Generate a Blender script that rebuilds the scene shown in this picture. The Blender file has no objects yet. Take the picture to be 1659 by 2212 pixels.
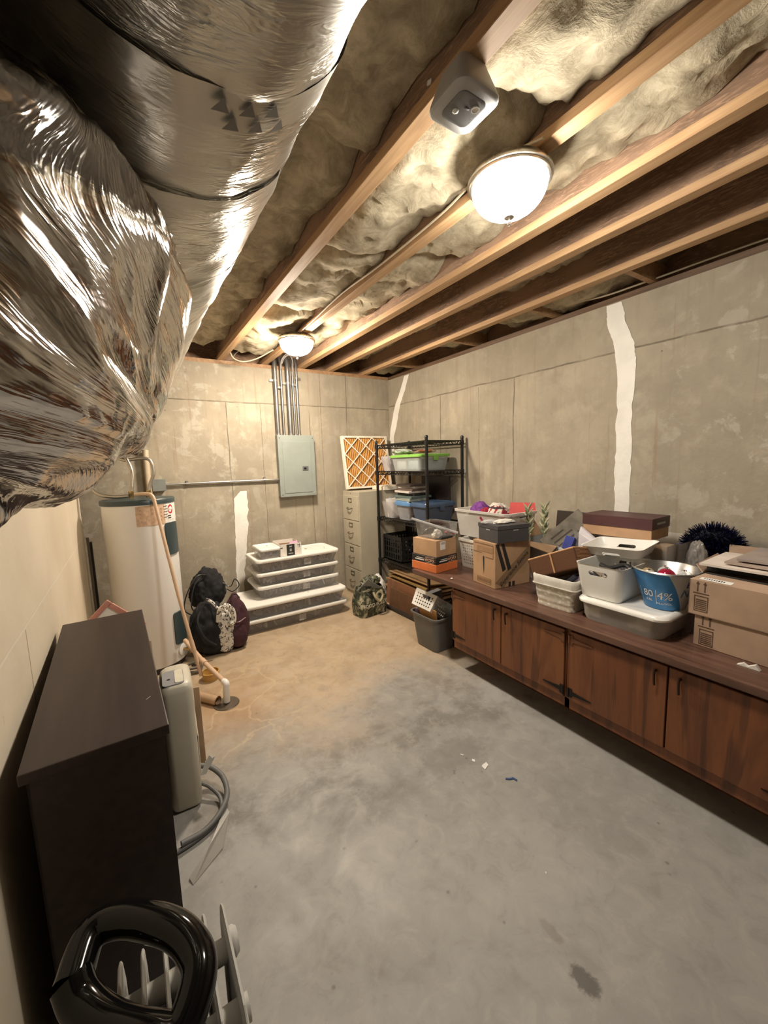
import bpy, bmesh, math, random
from mathutils import Vector, Matrix, noise, Euler
random.seed(11)
PI = math.pi
SC = bpy.context.scene
COL = SC.collection

LIGHT1, LIGHT2 = 27., 58.
FLEX = [(-1.08, .80, 1.815), (-.7, .80, 1.82), (-.45, .80, 1.825), (-.28, .82, 1.835), (-.208, .92, 1.865), (-.185, 1.05, 1.935), (-.165, 1.2, 2.03), (-.10, 1.38, 2.15)]
FLEX_R0, FLEX_R1 = .345, .312
EXPO = 2.5
# ------------------------------------------------------------------ materials
class N:
    """small node-tree helper"""
    def __init__(s, name):
        s.m = bpy.data.materials.new(name); s.m.use_nodes = True
        s.t = s.m.node_tree; s.t.nodes.clear()
        s.out = s.t.nodes.new('ShaderNodeOutputMaterial')
        s.b = s.t.nodes.new('ShaderNodeBsdfPrincipled')
        s.t.links.new(s.b.outputs[0], s.out.inputs[0])
        s._co = None
    def n(s, typ, **kw):
        x = s.t.nodes.new('ShaderNode' + typ)
        for k, v in kw.items(): setattr(x, k, v)
        return x
    def l(s, a, b): s.t.links.new(a, b)
    def set(s, sock, v):
        if hasattr(v, 'is_output') or isinstance(v, bpy.types.NodeSocket): s.l(v, sock)
        elif isinstance(v, (tuple, list)) and len(v) == 3 and sock.type == 'RGBA': sock.default_value = (*v, 1)
        else: sock.default_value = v
    def co(s):
        if s._co is None: s._co = s.n('TexCoord').outputs['Object']
        return s._co
    def map(s, scale=(1,1,1), rot=(0,0,0), loc=(0,0,0), src=None):
        x = s.n('Mapping'); x.inputs['Scale'].default_value = scale; x.inputs['Rotation'].default_value = rot; x.inputs['Location'].default_value = loc
        s.l(src or s.co(), x.inputs[0]); return x.outputs[0]
    def noise(s, scale=5, detail=4, rough=.55, src=None, dist=0):
        x = s.n('TexNoise'); x.inputs['Scale'].default_value = scale; x.inputs['Detail'].default_value = detail
        x.inputs['Roughness'].default_value = rough; x.inputs['Distortion'].default_value = dist
        s.l(src or s.co(), x.inputs['Vector']); return x.outputs['Fac']
    def ramp(s, f, a, b, lo=0., hi=1.):
        x = s.n('MapRange'); x.inputs[1].default_value = a; x.inputs[2].default_value = b; x.inputs[3].default_value = lo; x.inputs[4].default_value = hi
        x.interpolation_type = 'SMOOTHSTEP'; s.set(x.inputs[0], f); return x.outputs[0]
    def math(s, op, a, b=0., c=0.):
        x = s.n('Math', operation=op); s.set(x.inputs[0], a); s.set(x.inputs[1], b); s.set(x.inputs[2], c); return x.outputs[0]
    def mix(s, f, a, b, mode='MIX'):
        x = s.n('MixRGB', blend_type=mode); s.set(x.inputs[0], f); s.set(x.inputs[1], a); s.set(x.inputs[2], b); return x.outputs[0]
    def xyz(s, src=None):
        x = s.n('SeparateXYZ'); s.l(src or s.co(), x.inputs[0]); return x.outputs
    def line(s, c, pos, w):
        """1 on a thin line at coordinate pos"""
        return s.ramp(s.math('ABSOLUTE', s.math('SUBTRACT', c, pos)), w * .4, w, 1, 0)
    def bump(s, h, strength=.3, dist=.01, normal=None):
        x = s.n('Bump'); x.inputs['Strength'].default_value = strength; x.inputs['Distance'].default_value = dist
        s.set(x.inputs['Height'], h)
        if normal: s.l(normal, x.inputs['Normal'])
        s.l(x.outputs[0], s.b.inputs['Normal']); return x.outputs[0]
    def fin(s, col=None, rough=None, metal=None, **kw):
        I = s.b.inputs
        if col is not None: s.set(I['Base Color'], col)
        if rough is not None: s.set(I['Roughness'], rough)
        if metal is not None: s.set(I['Metallic'], metal)
        for k, v in kw.items(): s.set(I[k], v)
        return s.m

_mc = {}
def P(name, col, rough=.5, metal=0., var=.12, vs=6., bump=0., bs=60., alpha=1., **kw):
    """plain procedural material: colour with a little noise variation, optional fine bump"""
    if name in _mc: return _mc[name]
    k = N(name)
    f = k.noise(vs, 4)
    dark = tuple(c * (1 - var) for c in col); lite = tuple(min(1, c * (1 + var)) for c in col)
    c = k.mix(k.ramp(f, .3, .7), dark, lite)
    r = k.ramp(k.noise(vs * 3, 3), .3, .7, max(.02, rough - .02), min(1, rough + .02))
    k.fin(c, r, metal, **kw)
    if bump: k.bump(k.noise(bs, 3), bump, .004)
    if alpha < 1: k.b.inputs['Alpha'].default_value = alpha
    _mc[name] = k.m
    return k.m

def emit(name, col, strength):
    k = N(name); k.fin((.9, .88, .82), .25); k.b.inputs['Emission Color'].default_value = (*col, 1); k.b.inputs['Emission Strength'].default_value = strength
    return k.m

def concrete_wall(name, axis, seams, joint, base, blotch, brd):
    k = N(name); X = k.xyz(); u = X[axis]; z = X[2]
    big = k.noise(1.3, 5, .6); mid = k.noise(6, 6, .65); fine = k.noise(45, 4, .6)
    sc = (1, 9, .7) if axis == 1 else (9, 1, .7)
    boards = k.noise(1.2, 5, .7, k.map(sc))
    c = k.mix(k.ramp(big, .3, .7), tuple(b * .82 for b in base), tuple(b * 1.12 for b in base))
    c = k.mix(k.math('MULTIPLY', k.math('MULTIPLY', k.ramp(boards, .35, .68), brd(k, u)), .5), c, tuple(b * .66 for b in base))
    c = k.mix(k.math('MULTIPLY', k.ramp(mid, .50, .70), .35), c, tuple(b * 1.35 for b in base))
    c = k.mix(k.math('MULTIPLY', k.ramp(k.noise(3.3, 6, .7, dist=.5), .48, .7), .4), c, tuple(b * .68 for b in base))
    # pale flaky blotches
    bl = k.noise(5.5, 6, .66, dist=.5)
    reg = blotch(k, u, z)
    c = k.mix(k.math('MULTIPLY', k.math('MULTIPLY', k.ramp(bl, .53, .62), reg), .5), c, (.56, .53, .45))
    # rusty streaks running down
    st = k.noise(2.1, 4, .6, k.map((1, 14, .45) if axis == 1 else (14, 1, .45)))
    c = k.mix(k.math('MULTIPLY', k.ramp(st, .56, .76), .4), c, (.28, .16, .085))
    # bug holes
    v = k.n('TexVoronoi'); v.inputs['Scale'].default_value = 9; k.l(k.co(), v.inputs['Vector'])
    hole = k.math('MULTIPLY', k.ramp(v.outputs['Distance'], .035, .07, 1, 0), k.ramp(k.noise(2.5, 2), .5, .6))
    c = k.mix(k.math('MULTIPLY', hole, .7), c, (.10, .085, .07))
    wob = k.math('MULTIPLY', k.math('SUBTRACT', k.noise(3, 3), .5), .03)
    zz = k.math('ADD', z, wob); uu = k.math('ADD', u, wob)
    jl = k.line(zz, joint, .008)
    L = jl
    for p, top, w in seams:
        s = k.math('MULTIPLY', k.line(uu, p, w), k.ramp(z, top - .01, top, 1, 0)) if top < 2.6 else k.line(uu, p, w)
        L = k.math('MAXIMUM', L, s)
    c = k.mix(k.math('MULTIPLY', L, k.ramp(k.noise(7, 3), .3, .6, .35, .8)), c, (.12, .095, .065))
    # the pour above the cold joint is a little darker
    c = k.mix(k.math('MULTIPLY', k.ramp(zz, joint, joint + .004), .18), c, tuple(b * .7 for b in base))
    h = k.math('ADD', k.math('MULTIPLY', fine, .35), k.math('ADD', mid, k.math('MULTIPLY', L, -1.2)))
    k.bump(h, .28, .012)
    return k.fin(c, .85)

def osb(name, tint):
    k = N(name)
    a = k.noise(6, 3, .7, k.map((3, 1, 9), (.5, .6, .3)), 1.5)
    b = k.noise(8, 3, .7, k.map((2, 1.6, 10), (-.6, .2, 1.1)), 1.2)
    f = k.math('MAXIMUM', a, b)
    c = k.mix(k.ramp(f, .5, .7), tuple(t * .42 for t in tint), tint)
    c = k.mix(k.ramp(k.noise(3, 3), .35, .75), c, tuple(t * .75 for t in tint))
    k.bump(f, .3, .004)
    return k.fin(c, .8)

def wood(name, c1, c2, scale=3., rough=.6, dirn=(12, .7, 12), bump=.1):
    k = N(name)
    f = k.noise(scale, 5, .6, k.map(dirn), .6)
    c = k.mix(k.ramp(f, .32, .7), c1, c2)
    c = k.mix(k.math('MULTIPLY', k.ramp(k.noise(1.7, 3), .45, .8), .4), c, tuple(x * .6 for x in c1))
    v = k.n('TexVoronoi'); v.inputs['Scale'].default_value = 3.1; k.l(k.map((2, 1, 3)), v.inputs['Vector'])
    c = k.mix(k.math('MULTIPLY', k.ramp(v.outputs['Distance'], .03, .09, 1, 0), .6), c, tuple(x * .35 for x in c1))
    k.bump(f, bump, .003)
    return k.fin(c, rough)

def foil(name, bs, strength, col=(.60, .575, .52), rough=.2, stretch=(1, 1, 1)):
    k = N(name)
    big = k.noise(bs * .22, 4, .6, k.map(stretch), .6)
    w1 = k.noise(bs, 3, .62, k.map(stretch), .8)
    h = k.math('ADD', k.math('MULTIPLY', k.math('ABSOLUTE', k.math('SUBTRACT', w1, .5)), -1.6), k.math('MULTIPLY', big, .9))
    k.bump(h, strength, .012)
    c = k.mix(k.ramp(k.noise(4, 4), .3, .7), tuple(x * .85 for x in col), tuple(x * 1.1 for x in col))
    return k.fin(c, k.ramp(k.noise(9, 3), .3, .7, rough - .06, rough + .1), 1.)

def insul(name, a, b):
    k = N(name)
    n1 = k.noise(9, 6, .72, dist=.5); n2 = k.noise(60, 4, .7)
    c = k.mix(k.ramp(n1, .3, .72), a, b)
    k.bump(k.math('ADD', n1, k.math('MULTIPLY', n2, .2)), .28, .03)
    return k.fin(c, 1.)

def cardboard(name, col):
    k = N(name)
    fl = k.n('TexWave'); fl.inputs['Scale'].default_value = 40; fl.inputs['Distortion'].default_value = .3; k.l(k.co(), fl.inputs['Vector'])
    c = k.mix(k.ramp(k.noise(5, 5), .3, .7), tuple(x * .84 for x in col), tuple(x * 1.1 for x in col))
    k.bump(k.math('ADD', k.math('MULTIPLY', fl.outputs['Fac'], .15), k.noise(30, 3)), .1, .003)
    return k.fin(c, .75)

def clear(name, tint=(.85, .86, .86), alpha=.3, rough=.2, frost=0.):
    """thin clear or frosted plastic"""
    k = N(name)
    f = k.noise(7, 4)
    k.b.inputs['Alpha'].default_value = alpha
    fr = k.n('LayerWeight'); fr.inputs[0].default_value = .35
    k.l(k.ramp(fr.outputs['Facing'], 0, 1, alpha, min(1, alpha + .4)), k.b.inputs['Alpha'])
    if frost: k.bump(k.noise(90, 3), frost, .003)
    return k.fin(k.mix(k.ramp(f, .3, .7), tuple(x * .9 for x in tint), tint), rough)

def cloth(name, col, col2=None, scale=30., rough=.95):
    k = N(name); f = k.noise(scale, 4, .6)
    c = k.mix(k.ramp(f, .42, .58), col, col2 or tuple(x * .7 for x in col))
    k.bump(k.noise(scale * 5, 3), .3, .004)
    return k.fin(c, rough)

# ------------------------------------------------------------------ geometry
class G:
    def __init__(s): s.b = bmesh.new()
    def _fin(s, vs, M):
        if M is not None:
            for v in vs: v.co = M @ v.co
    def box(s, x0, x1, y0, y1, z0, z1, M=None, bev=0., seg=2):
        t = bmesh.new(); bmesh.ops.create_cube(t, size=1)
        for v in t.verts: v.co = Vector(((x0 + x1) / 2 + v.co.x * (x1 - x0), (y0 + y1) / 2 + v.co.y * (y1 - y0), (z0 + z1) / 2 + v.co.z * (z1 - z0)))
        if bev: bmesh.ops.bevel(t, geom=t.edges[:], offset=bev, segments=seg, affect='EDGES', profile=.6)
        s.merge(t, M); return s
    def merge(s, t, M=None):
        me = bpy.data.meshes.new('tmp'); t.to_mesh(me); t.free()
        if M is not None: me.transform(M)
        s.b.from_mesh(me); bpy.data.meshes.remove(me)
    def face(s, pts):
        vs = [s.b.verts.new(p) for p in pts]; s.b.faces.new(vs); return s
    def loft(s, rings, c0=True, c1=True, closed=True):
        R = [[s.b.verts.new(p) for p in r] for r in rings]; n = len(rings[0])
        for a, b in zip(R, R[1:]):
            for i in range(n if closed else n - 1):
                j = (i + 1) % n
                s.b.faces.new((a[i], a[j], b[j], b[i]))
        if c0: s.b.faces.new(list(reversed(R[0])))
        if c1: s.b.faces.new(R[-1])
        return s
    def tube(s, pts, r, n=10, cap=True):
        pts = [Vector(p) for p in pts]; m = len(pts)
        rr = r if isinstance(r, (list, tuple)) else [r] * m
        up = None; rings = []
        for i, p in enumerate(pts):
            d = (pts[min(i + 1, m - 1)] - pts[max(i - 1, 0)]).normalized()
            if up is None: up = d.orthogonal().normalized()
            up = (up - d * up.dot(d)).normalized(); w = d.cross(up)
            rings.append([p + (up * math.cos(a) + w * math.sin(a)) * rr[i] for a in (2 * PI * k / n for k in range(n))])
        return s.loft(rings, cap, cap)
    def lathe(s, prof, n=32, c=(0, 0, 0), M=None, c0=False, c1=False):
        rings = []
        for r, z in prof:
            ring = [Vector((c[0] + r * math.cos(2 * PI * k / n), c[1] + r * math.sin(2 * PI * k / n), c[2] + z)) for k in range(n)]
            if M is not None: ring = [M @ v for v in ring]
            rings.append(ring)
        return s.loft(rings, c0, c1)
    def sphere(s, c, r, sx=1., sy=1., sz=1., n=16, M=None, lump=0., freq=6.):
        t = bmesh.new(); bmesh.ops.create_uvsphere(t, u_segments=n, v_segments=max(6, n * 2 // 3), radius=1)
        for v in t.verts:
            k = 1 + (noise.noise(v.co * freq * .5 + Vector(c) * 7) * lump if lump else 0)
            v.co = Vector((v.co.x * r * sx * k, v.co.y * r * sy * k, v.co.z * r * sz * k))
            if M is not None: v.co = M @ v.co
            v.co += Vector(c)
        s.merge(t); return s
    def prism(s, poly, d, M=None):
        """2-D outline in XZ extruded along +Y by d"""
        a = [Vector((x, 0, z)) for x, z in poly]; b = [Vector((x, d, z)) for x, z in poly]
        if M is not None: a = [M @ v for v in a]; b = [M @ v for v in b]
        return s.loft([a, b])
    def obj(s, name, mat, parent=None, smooth=True, ang=35, label=None):
        bmesh.ops.recalc_face_normals(s.b, faces=s.b.faces[:])
        me = bpy.data.meshes.new(name); s.b.to_mesh(me); s.b.free()
        o = bpy.data.objects.new(name, me); COL.objects.link(o)
        if mat: me.materials.append(mat)
        if smooth:
            me.polygons.foreach_set('use_smooth', [True] * len(me.polygons))
            try: me.set_sharp_from_angle(angle=math.radians(ang))
            except Exception: pass
        if parent: o.parent = parent
        if label: o['label'] = label
        return o

def rr(w, d, r, z, n=5, cx=0., cy=0.):
    """rounded rectangle ring at height z"""
    r = min(r, w / 2 - 1e-4, d / 2 - 1e-4); out = []
    for sx, sy, a0 in ((1, 1, 0), (-1, 1, PI / 2), (-1, -1, PI), (1, -1, 1.5 * PI)):
        for k in range(n + 1):
            a = a0 + PI / 2 * k / n
            out.append(Vector((cx + sx * (w / 2 - r) + r * math.cos(a), cy + sy * (d / 2 - r) + r * math.sin(a), z)))
    return out

def spline(pts, n=12):
    """Catmull-Rom through pts"""
    P_ = [Vector(p) for p in pts]; P_ = [P_[0] * 2 - P_[1]] + P_ + [P_[-1] * 2 - P_[-2]]; out = []
    for i in range(1, len(P_) - 2):
        a, b, c, d = P_[i - 1:i + 3]
        for k in range(n):
            t = k / n
            out.append(.5 * ((2 * b) + (c - a) * t + (2 * a - 5 * b + 4 * c - d) * t * t + (3 * b - a - 3 * c + d) * t ** 3))
    out.append(P_[-2]); return out

def thing(name, label, cat, loc=(0, 0, 0), rz=0., group=None, rot=None):
    o = bpy.data.objects.new(name, None); COL.objects.link(o)
    o.empty_display_size = .05; o.location = loc; o.rotation_euler = rot or (0, 0, rz)
    o['label'] = label; o['category'] = cat
    if group: o['group'] = group
    return o
def tag(o, label, cat, group=None, kind=None):
    o['label'] = label; o['category'] = cat
    if group: o['group'] = group
    if kind: o['kind'] = kind
    return o
def struct(o, label=None):
    o['kind'] = 'structure'
    if label: o['label'] = label
    return o
def place(o, loc, rz=0., rot=None):
    o.location = loc; o.rotation_euler = rot or (0, 0, rz); return o
def dup(o, loc, rz, label, group=None):
    r = o.copy(); COL.objects.link(r); r.location = loc; r.rotation_euler = (0, 0, rz); r['label'] = label
    if group: r['group'] = group
    for ch in o.children:
        c = ch.copy(); COL.objects.link(c); c.parent = r
        for g in ch.children:
            d = g.copy(); COL.objects.link(d); d.parent = c
    return r
def text(body, size, mat, parent, M, name='printed_text', ext=.0006, warp=None, font_shear=0., align='CENTER'):
    cu = bpy.data.curves.new('txt', 'FONT'); cu.body = body; cu.size = size; cu.extrude = ext; cu.shear = font_shear
    cu.align_x = align; cu.align_y = 'CENTER'; cu.resolution_u = 3
    t = bpy.data.objects.new('txt', cu); COL.objects.link(t)
    bpy.context.view_layer.update()
    me = bpy.data.meshes.new_from_object(t.evaluated_get(bpy.context.evaluated_depsgraph_get()))
    bpy.data.objects.remove(t); bpy.data.curves.remove(cu)
    if warp:
        bm = bmesh.new(); bm.from_mesh(me)
        for v in bm.verts: v.co = warp(v.co)
        bm.to_mesh(me); bm.free()
    else: me.transform(M)
    me.materials.clear(); me.materials.append(mat)
    o = bpy.data.objects.new(name, me); COL.objects.link(o); o.parent = parent
    return o
def T(x, y, z): return Matrix.Translation((x, y, z))
def RX(a): return Matrix.Rotation(a, 4, 'X')
def RY(a): return Matrix.Rotation(a, 4, 'Y')
def RZ(a): return Matrix.Rotation(a, 4, 'Z')
FACE_NEG_Y = RX(PI / 2)                       # text lying in XY turned to stand facing -Y
FACE_NEG_X = RZ(-PI / 2) @ RX(PI / 2)         # text standing, facing -X
# ------------------------------------------------------------------ shared materials
M_paint_white = P('white_plastic', (.72, .70, .66), .38, var=.05)
M_bright_white = P('bright_white_plastic', (.80, .79, .76), .32, var=.04)
M_black = P('black_plastic', (.012, .012, .013), .35)
M_black_metal = P('black_coated_steel', (.014, .013, .013), .4, .3)
M_steel = P('galvanised_steel', (.46, .45, .43), .32, .9)
M_nickel = P('brushed_nickel', (.55, .51, .45), .28, 1.)
M_chrome = P('chrome', (.75, .74, .72), .12, 1.)
M_grey = P('grey_plastic', (.13, .13, .13), .5)
M_card = cardboard('corrugated_cardboard', (.43, .27, .15))
M_card_pale = cardboard('pale_cardboard', (.45, .31, .20))
M_ink = P('black_ink', (.02, .018, .016), .7)
M_brown_ink = P('brown_ink', (.09, .05, .03), .8)
M_white_ink = P('white_print', (.78, .77, .74), .6, var=.03)
M_paper = P('white_paper', (.74, .72, .68), .8, var=.05)
M_cable = P('cream_cable', (.52, .44, .32), .5)
M_flange = wood('pine_flange', (.40, .235, .115), (.56, .36, .19))
M_lumber = wood('lumber', (.30, .17, .085), (.42, .26, .14))
M_osb = osb('osb_web', (.42, .26, .165))
M_osb_dark = osb('osb_deck', (.20, .13, .08))
M_insul = insul('fibre_batt', (.28, .235, .155), (.55, .48, .345))

# ------------------------------------------------------------------ floor
def floor_mat():
    k = N('concrete_floor'); X = k.xyz(); x, y = X[0], X[1]
    big = k.noise(.9, 5, .6); mid = k.noise(3.2, 6, .66, dist=.4); fine = k.noise(55, 4, .6)
    grey = k.mix(k.ramp(big, .3, .7), (.262, .254, .238), (.352, .342, .322))
    tan = k.mix(k.ramp(mid, .3, .7), (.37, .275, .175), (.47, .355, .235))
    edge = k.math('ADD', y, k.math('MULTIPLY', k.math('SUBTRACT', k.noise(1.6, 4, .6), .5), 1.6))
    c = k.mix(k.ramp(edge, 1.75, 2.75), grey, tan)  # tan towards the back: part staining, part lamp warmth put into the colour
    # dark scuffed band across the middle
    d = k.math('MULTIPLY', k.math('MULTIPLY', k.ramp(edge, 1.35, 1.75), k.ramp(edge, 2.0, 2.35, 1, 0)), k.ramp(mid, .42, .62))
    c = k.mix(k.math('MULTIPLY', d, .6), c, (.13, .115, .10))
    c = k.mix(k.math('MULTIPLY', k.ramp(mid, .56, .74), .45), c, (.17, .155, .135))
    c = k.mix(k.math('MULTIPLY', k.ramp(k.noise(5, 6, .7), .58, .72), .25), c, (.45, .42, .37))
    m2 = k.noise(11, 6, .7, dist=.6); c = k.mix(k.math('MULTIPLY', k.ramp(m2, .50, .68), .32), c, (.19, .175, .155)); c = k.mix(k.math('MULTIPLY', k.ramp(m2, .36, .5, 1, 0), .28), c, (.42, .395, .35))
    # rust spread round the floor drain
    dx = k.math('SUBTRACT', x, .42); dy = k.math('SUBTRACT', y, 2.72)
    r = k.math('ADD', k.math('SQRT', k.math('ADD', k.math('MULTIPLY', dx, dx), k.math('MULTIPLY', dy, dy))), k.math('MULTIPLY', k.math('SUBTRACT', mid, .5), .9))
    c = k.mix(k.math('MULTIPLY', k.ramp(r, .08, .42, 1, 0), .55), c, (.33, .19, .09))
    # hairline pale cracks
    v = k.n('TexVoronoi', feature='DISTANCE_TO_EDGE'); v.inputs['Scale'].default_value = 2.6; wv = k.n('VectorMath', operation='ADD'); nn = k.n('TexNoise'); nn.inputs['Scale'].default_value = 5; nn.inputs['Detail'].default_value = 4; k.l(k.co(), nn.inputs['Vector']); k.l(k.map((1, 1, 0)), wv.inputs[0]); sc_ = k.n('VectorMath', operation='SCALE'); sc_.inputs['Scale'].default_value = .35; k.l(nn.outputs['Color'], sc_.inputs[0]); k.l(sc_.outputs[0], wv.inputs[1]); k.l(wv.outputs[0], v.inputs['Vector'])
    cr = k.math('MULTIPLY', k.ramp(v.outputs['Distance'], .006, .035, 1, 0), k.ramp(r, .35, .75, 1, 0))
    c = k.mix(k.math('MULTIPLY', cr, .4), c, (.55, .43, .28))
    # two dirty prints near the front
    for cx, cy, ax, s, a, col in ((1.03, .565, .035, .055, .8, (.075, .065, .055)), (1.06, .705, .022, .05, .35, (.14, .12, .11)), (1.35, 1.5, .25, .12, .35, (.14, .125, .11))):
        ex = k.math('DIVIDE', k.math('SUBTRACT', x, cx), ax); ey = k.math('DIVIDE', k.math('SUBTRACT', y, cy), s)
        q = k.math('ADD', k.math('SQRT', k.math('ADD', k.math('MULTIPLY', ex, ex), k.math('MULTIPLY', ey, ey))), k.math('MULTIPLY', k.math('SUBTRACT', k.noise(28, 4, .7), .5), 1.5))
        c = k.mix(k.math('MULTIPLY', k.ramp(q, .6, 1.05, 1, 0), a), c, col)
    sp = k.n('TexVoronoi'); sp.inputs['Scale'].default_value = 13; k.l(k.co(), sp.inputs['Vector'])
    c = k.mix(k.math('MULTIPLY', k.math('MULTIPLY', k.ramp(sp.outputs['Distance'], .05, .12, 1, 0), k.ramp(k.noise(4, 3), .52, .6)), .5), c, (.10, .085, .075))
    k.bump(k.math('ADD', k.math('MULTIPLY', fine, .3), mid), .12, .006)
    return k.fin(c, k.ramp(mid, .3, .7, .42, .66))
X0, X1, Y0, Y1, ZT = -.33, 2.95, -2.4, 4.45, 2.627
struct(G().box(-1.3, 3.2, Y0 - .2, Y1 + .2, -.12, 0).obj('floor', floor_mat(), smooth=False), 'bare stained concrete floor')

# ------------------------------------------------------------------ concrete walls
base = (.385, .338, .258)
near0 = lambda k, u, z: k.ramp(u, .6, 1.7, 1, .12)
Mr = concrete_wall('concrete_right', 1, [(2.44, 2.29, .008), (3.43, 2.29, .008), (2.86, 2.28, .004), (.2, 2.29, .008)], 2.292, base, near0, lambda k, u: k.ramp(u, 2.2, 2.7, .25, 1))
Mb = concrete_wall('concrete_back', 0, [(.93, 2.25, .007), (1.28, 2.25, .004), (1.99, 2.66, .004), (2.33, 2.66, .007), (1.84, 2.2, .006)], 2.255, base, lambda k, u, z: k.ramp(u, .6, 1.5, 1, .25), lambda k, u: k.ramp(u, 1.6, 2.2, .4, 1))
wr = struct(G().box(X1, X1 + .22, Y0, Y1 + .22, 0, ZT).obj('wall_right', Mr, smooth=False), 'poured concrete wall behind the long workbench')
wb = struct(G().box(-1.2, X1, Y1, Y1 + .22, 0, ZT).obj('wall_back', Mb, smooth=False), 'poured concrete wall carrying the electrical panel')
struct(G().box(-1.2, X1 + .2, Y0 - .2, Y0, 0, 2.96).obj('wall_front', Mb, smooth=False), 'wall behind the camera')
struct(G().box(-1.3, -1.2, Y0, Y1 + .2, 0, 2.96).obj('wall_far_left', Mb, smooth=False), 'concrete wall behind the framed drywall')

# white brushed-on crack sealer: thin coats on the wall
M_seal = P('crack_sealer', (.84, .82, .76), .75, var=.06, bump=.5, bs=40)
def stripe(pts, axis, parent, label):
    """pts: (z, centre, half width) from top to bottom; ragged sides"""
    g = G(); rows = []
    n = 70
    for i in range(n + 1):
        t = i / n * (len(pts) - 1); a = min(int(t), len(pts) - 2); f = t - a
        z, c, h = (pts[a][q] * (1 - f) + pts[a + 1][q] * f for q in range(3))
        l = h * (1 + .22 * noise.noise(Vector((z * 14, 1.3, c)))) + .004 * random.random(); r = h * (1 + .22 * noise.noise(Vector((z * 14, 7.7, c)))) + .004 * random.random()
        rows.append((z, c - l, c + r))
    ring = lambda z, a, off: Vector((X1 - off, a, z)) if axis == 1 else Vector((a, Y1 - off, z))
    g.loft([[ring(z, a, 0), ring(z, a, .003), ring(z, b, .003), ring(z, b, 0)] for z, a, b in rows], closed=True)
    return g.obj('sealer_stripe', M_seal, parent, smooth=False, label=label)
stripe([(2.62, 1.59, .05), (2.5, 1.57, .055), (2.33, 1.515, .065), (2.17, 1.49, .056), (1.85, 1.487, .052), (1.4, 1.483, .05), (1.0, 1.48, .045)], 1, wr, 'wide white crack sealer stripe')
stripe([(2.615, 4.04, .042), (2.45, 4.13, .05), (2.28, 4.25, .055), (2.1, 4.32, .06), (1.9, 4.395, .05), (1.5, 4.40, .045)], 1, wr, 'white crack sealer stripe near the corner')
stripe([(1.32, 1.04, .03), (1.25, 1.01, .065), (1.0, 1.0, .066), (.7, .975, .055), (.45, .95, .045), (.25, .935, .036), (.05, .93, .03)], 0, wb, 'tapering white crack sealer stripe')

# ------------------------------------------------------------------ framed drywall on the left
def drywall_mat():
    k = N('painted_drywall'); X = k.xyz(); y, z = X[1], X[2]
    c = k.mix(k.ramp(k.noise(1.5, 4), .3, .7), (.58, .50, .38), (.68, .60, .47))
    wob = k.math('MULTIPLY', k.math('SUBTRACT', k.noise(6, 3), .5), .012)
    lz = k.line(k.math('ADD', z, wob), 1.075, .006)
    c = k.mix(k.math('MULTIPLY', lz, .5), c, (.70, .66, .58))
    ly = k.math('MULTIPLY', k.line(k.math('ADD', y, wob), 1.72, .007), k.ramp(z, 1.06, 1.07, 1, 0))
    c = k.mix(k.math('MULTIPLY', ly, .7), c, (.22, .15, .09))
    sc = k.noise(4, 5, .75, k.map((1, 7, 2)))
    c = k.mix(k.math('MULTIPLY', k.ramp(sc, .68, .74), .35), c, (.34, .27, .20))
    k.bump(k.math('ADD', k.noise(40, 3), k.math('MULTIPLY', k.math('ADD', lz, ly), -1.)), .12, .006)
    return k.fin(c, .7)
MD = drywall_mat(); YD = 3.9
g = G()   # the branch duct passes through a square opening
for y0, y1, z0, z1 in ((Y0, .42, 0, 2.66), (1.18, YD, 0, 2.66), (.42, 1.18, 0, 1.43), (.42, 1.18, 2.20, 2.66)):
    g.box(X0 - .012, X0, y0, y1, z0, z1)
struct(g.obj('wall_left', MD, smooth=False), 'cream painted drywall with an open seam')
struct(G().box(X0 - .10, X0 - .012, YD - .04, YD, 0, 2.66).obj('trim_1', M_lumber, smooth=False), 'end stud of the framed wall')

# ------------------------------------------------------------------ sill plates, rim boards, deck
struct(G().box(-1.2, X1, Y1, Y1 + .14, ZT, ZT + .038).obj('trim_2', M_lumber, smooth=False), 'sill plate on the back wall')
struct(G().box(X1, X1 + .14, Y0, Y1 + .14, ZT, ZT + .038).obj('trim_3', wood('shaded_plate', (.10, .055, .03), (.16, .095, .055)), smooth=False), 'sill plate on the right wall')  # shadow along this sill is put into the colour as darker lumber
struct(G().box(-1.2, X1 + .18, Y1 + .145, Y1 + .175, ZT + .038, 2.965).obj('trim_4', M_osb, smooth=False), 'rim board above the back wall')
struct(G().box(X1 + .145, X1 + .175, Y0, Y1 + .14, ZT + .038, 2.965).obj('trim_5', M_osb, smooth=False), 'rim board above the right wall')
struct(G().box(-1.3, X1 + .2, Y0 - .2, Y1 + .2, 2.966, 2.99).obj('ceiling', M_osb_dark, smooth=False), 'floor deck above the joists')

# ------------------------------------------------------------------ I-joists
ZB, ZTOP = 2.665, 2.965
JX = [.47, .91, 1.355, 1.78, 2.137, 2.605]
JL = ['wooden joist half hidden behind the big silver duct', 'wooden joist carrying the white sensor box, first one right of the duct',
      'wooden joist with both dome lights fixed under it', 'wooden joist just right of the dome lights, brightly lit along its side',
      'wooden joist between bare dark bays, second from the concrete wall', 'wooden joist running closest to the concrete wall above the workbench']
for x, lab in zip(JX, JL):
    t = thing('wooden_joist', lab, 'joist', (x, 0, ZB), group='floor joists overhead')
    for nm, a, b, w, m in (('bottom_flange', 0, .038, .032, M_flange), ('web', .038, .262, .006, M_osb), ('top_flange', .262, .3, .032, M_flange)):
        o = G().box(-w, w, Y0, Y1 + .14, a, b, bev=.002 if w > .01 else 0, seg=1).obj(nm, m, t, smooth=False)
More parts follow.
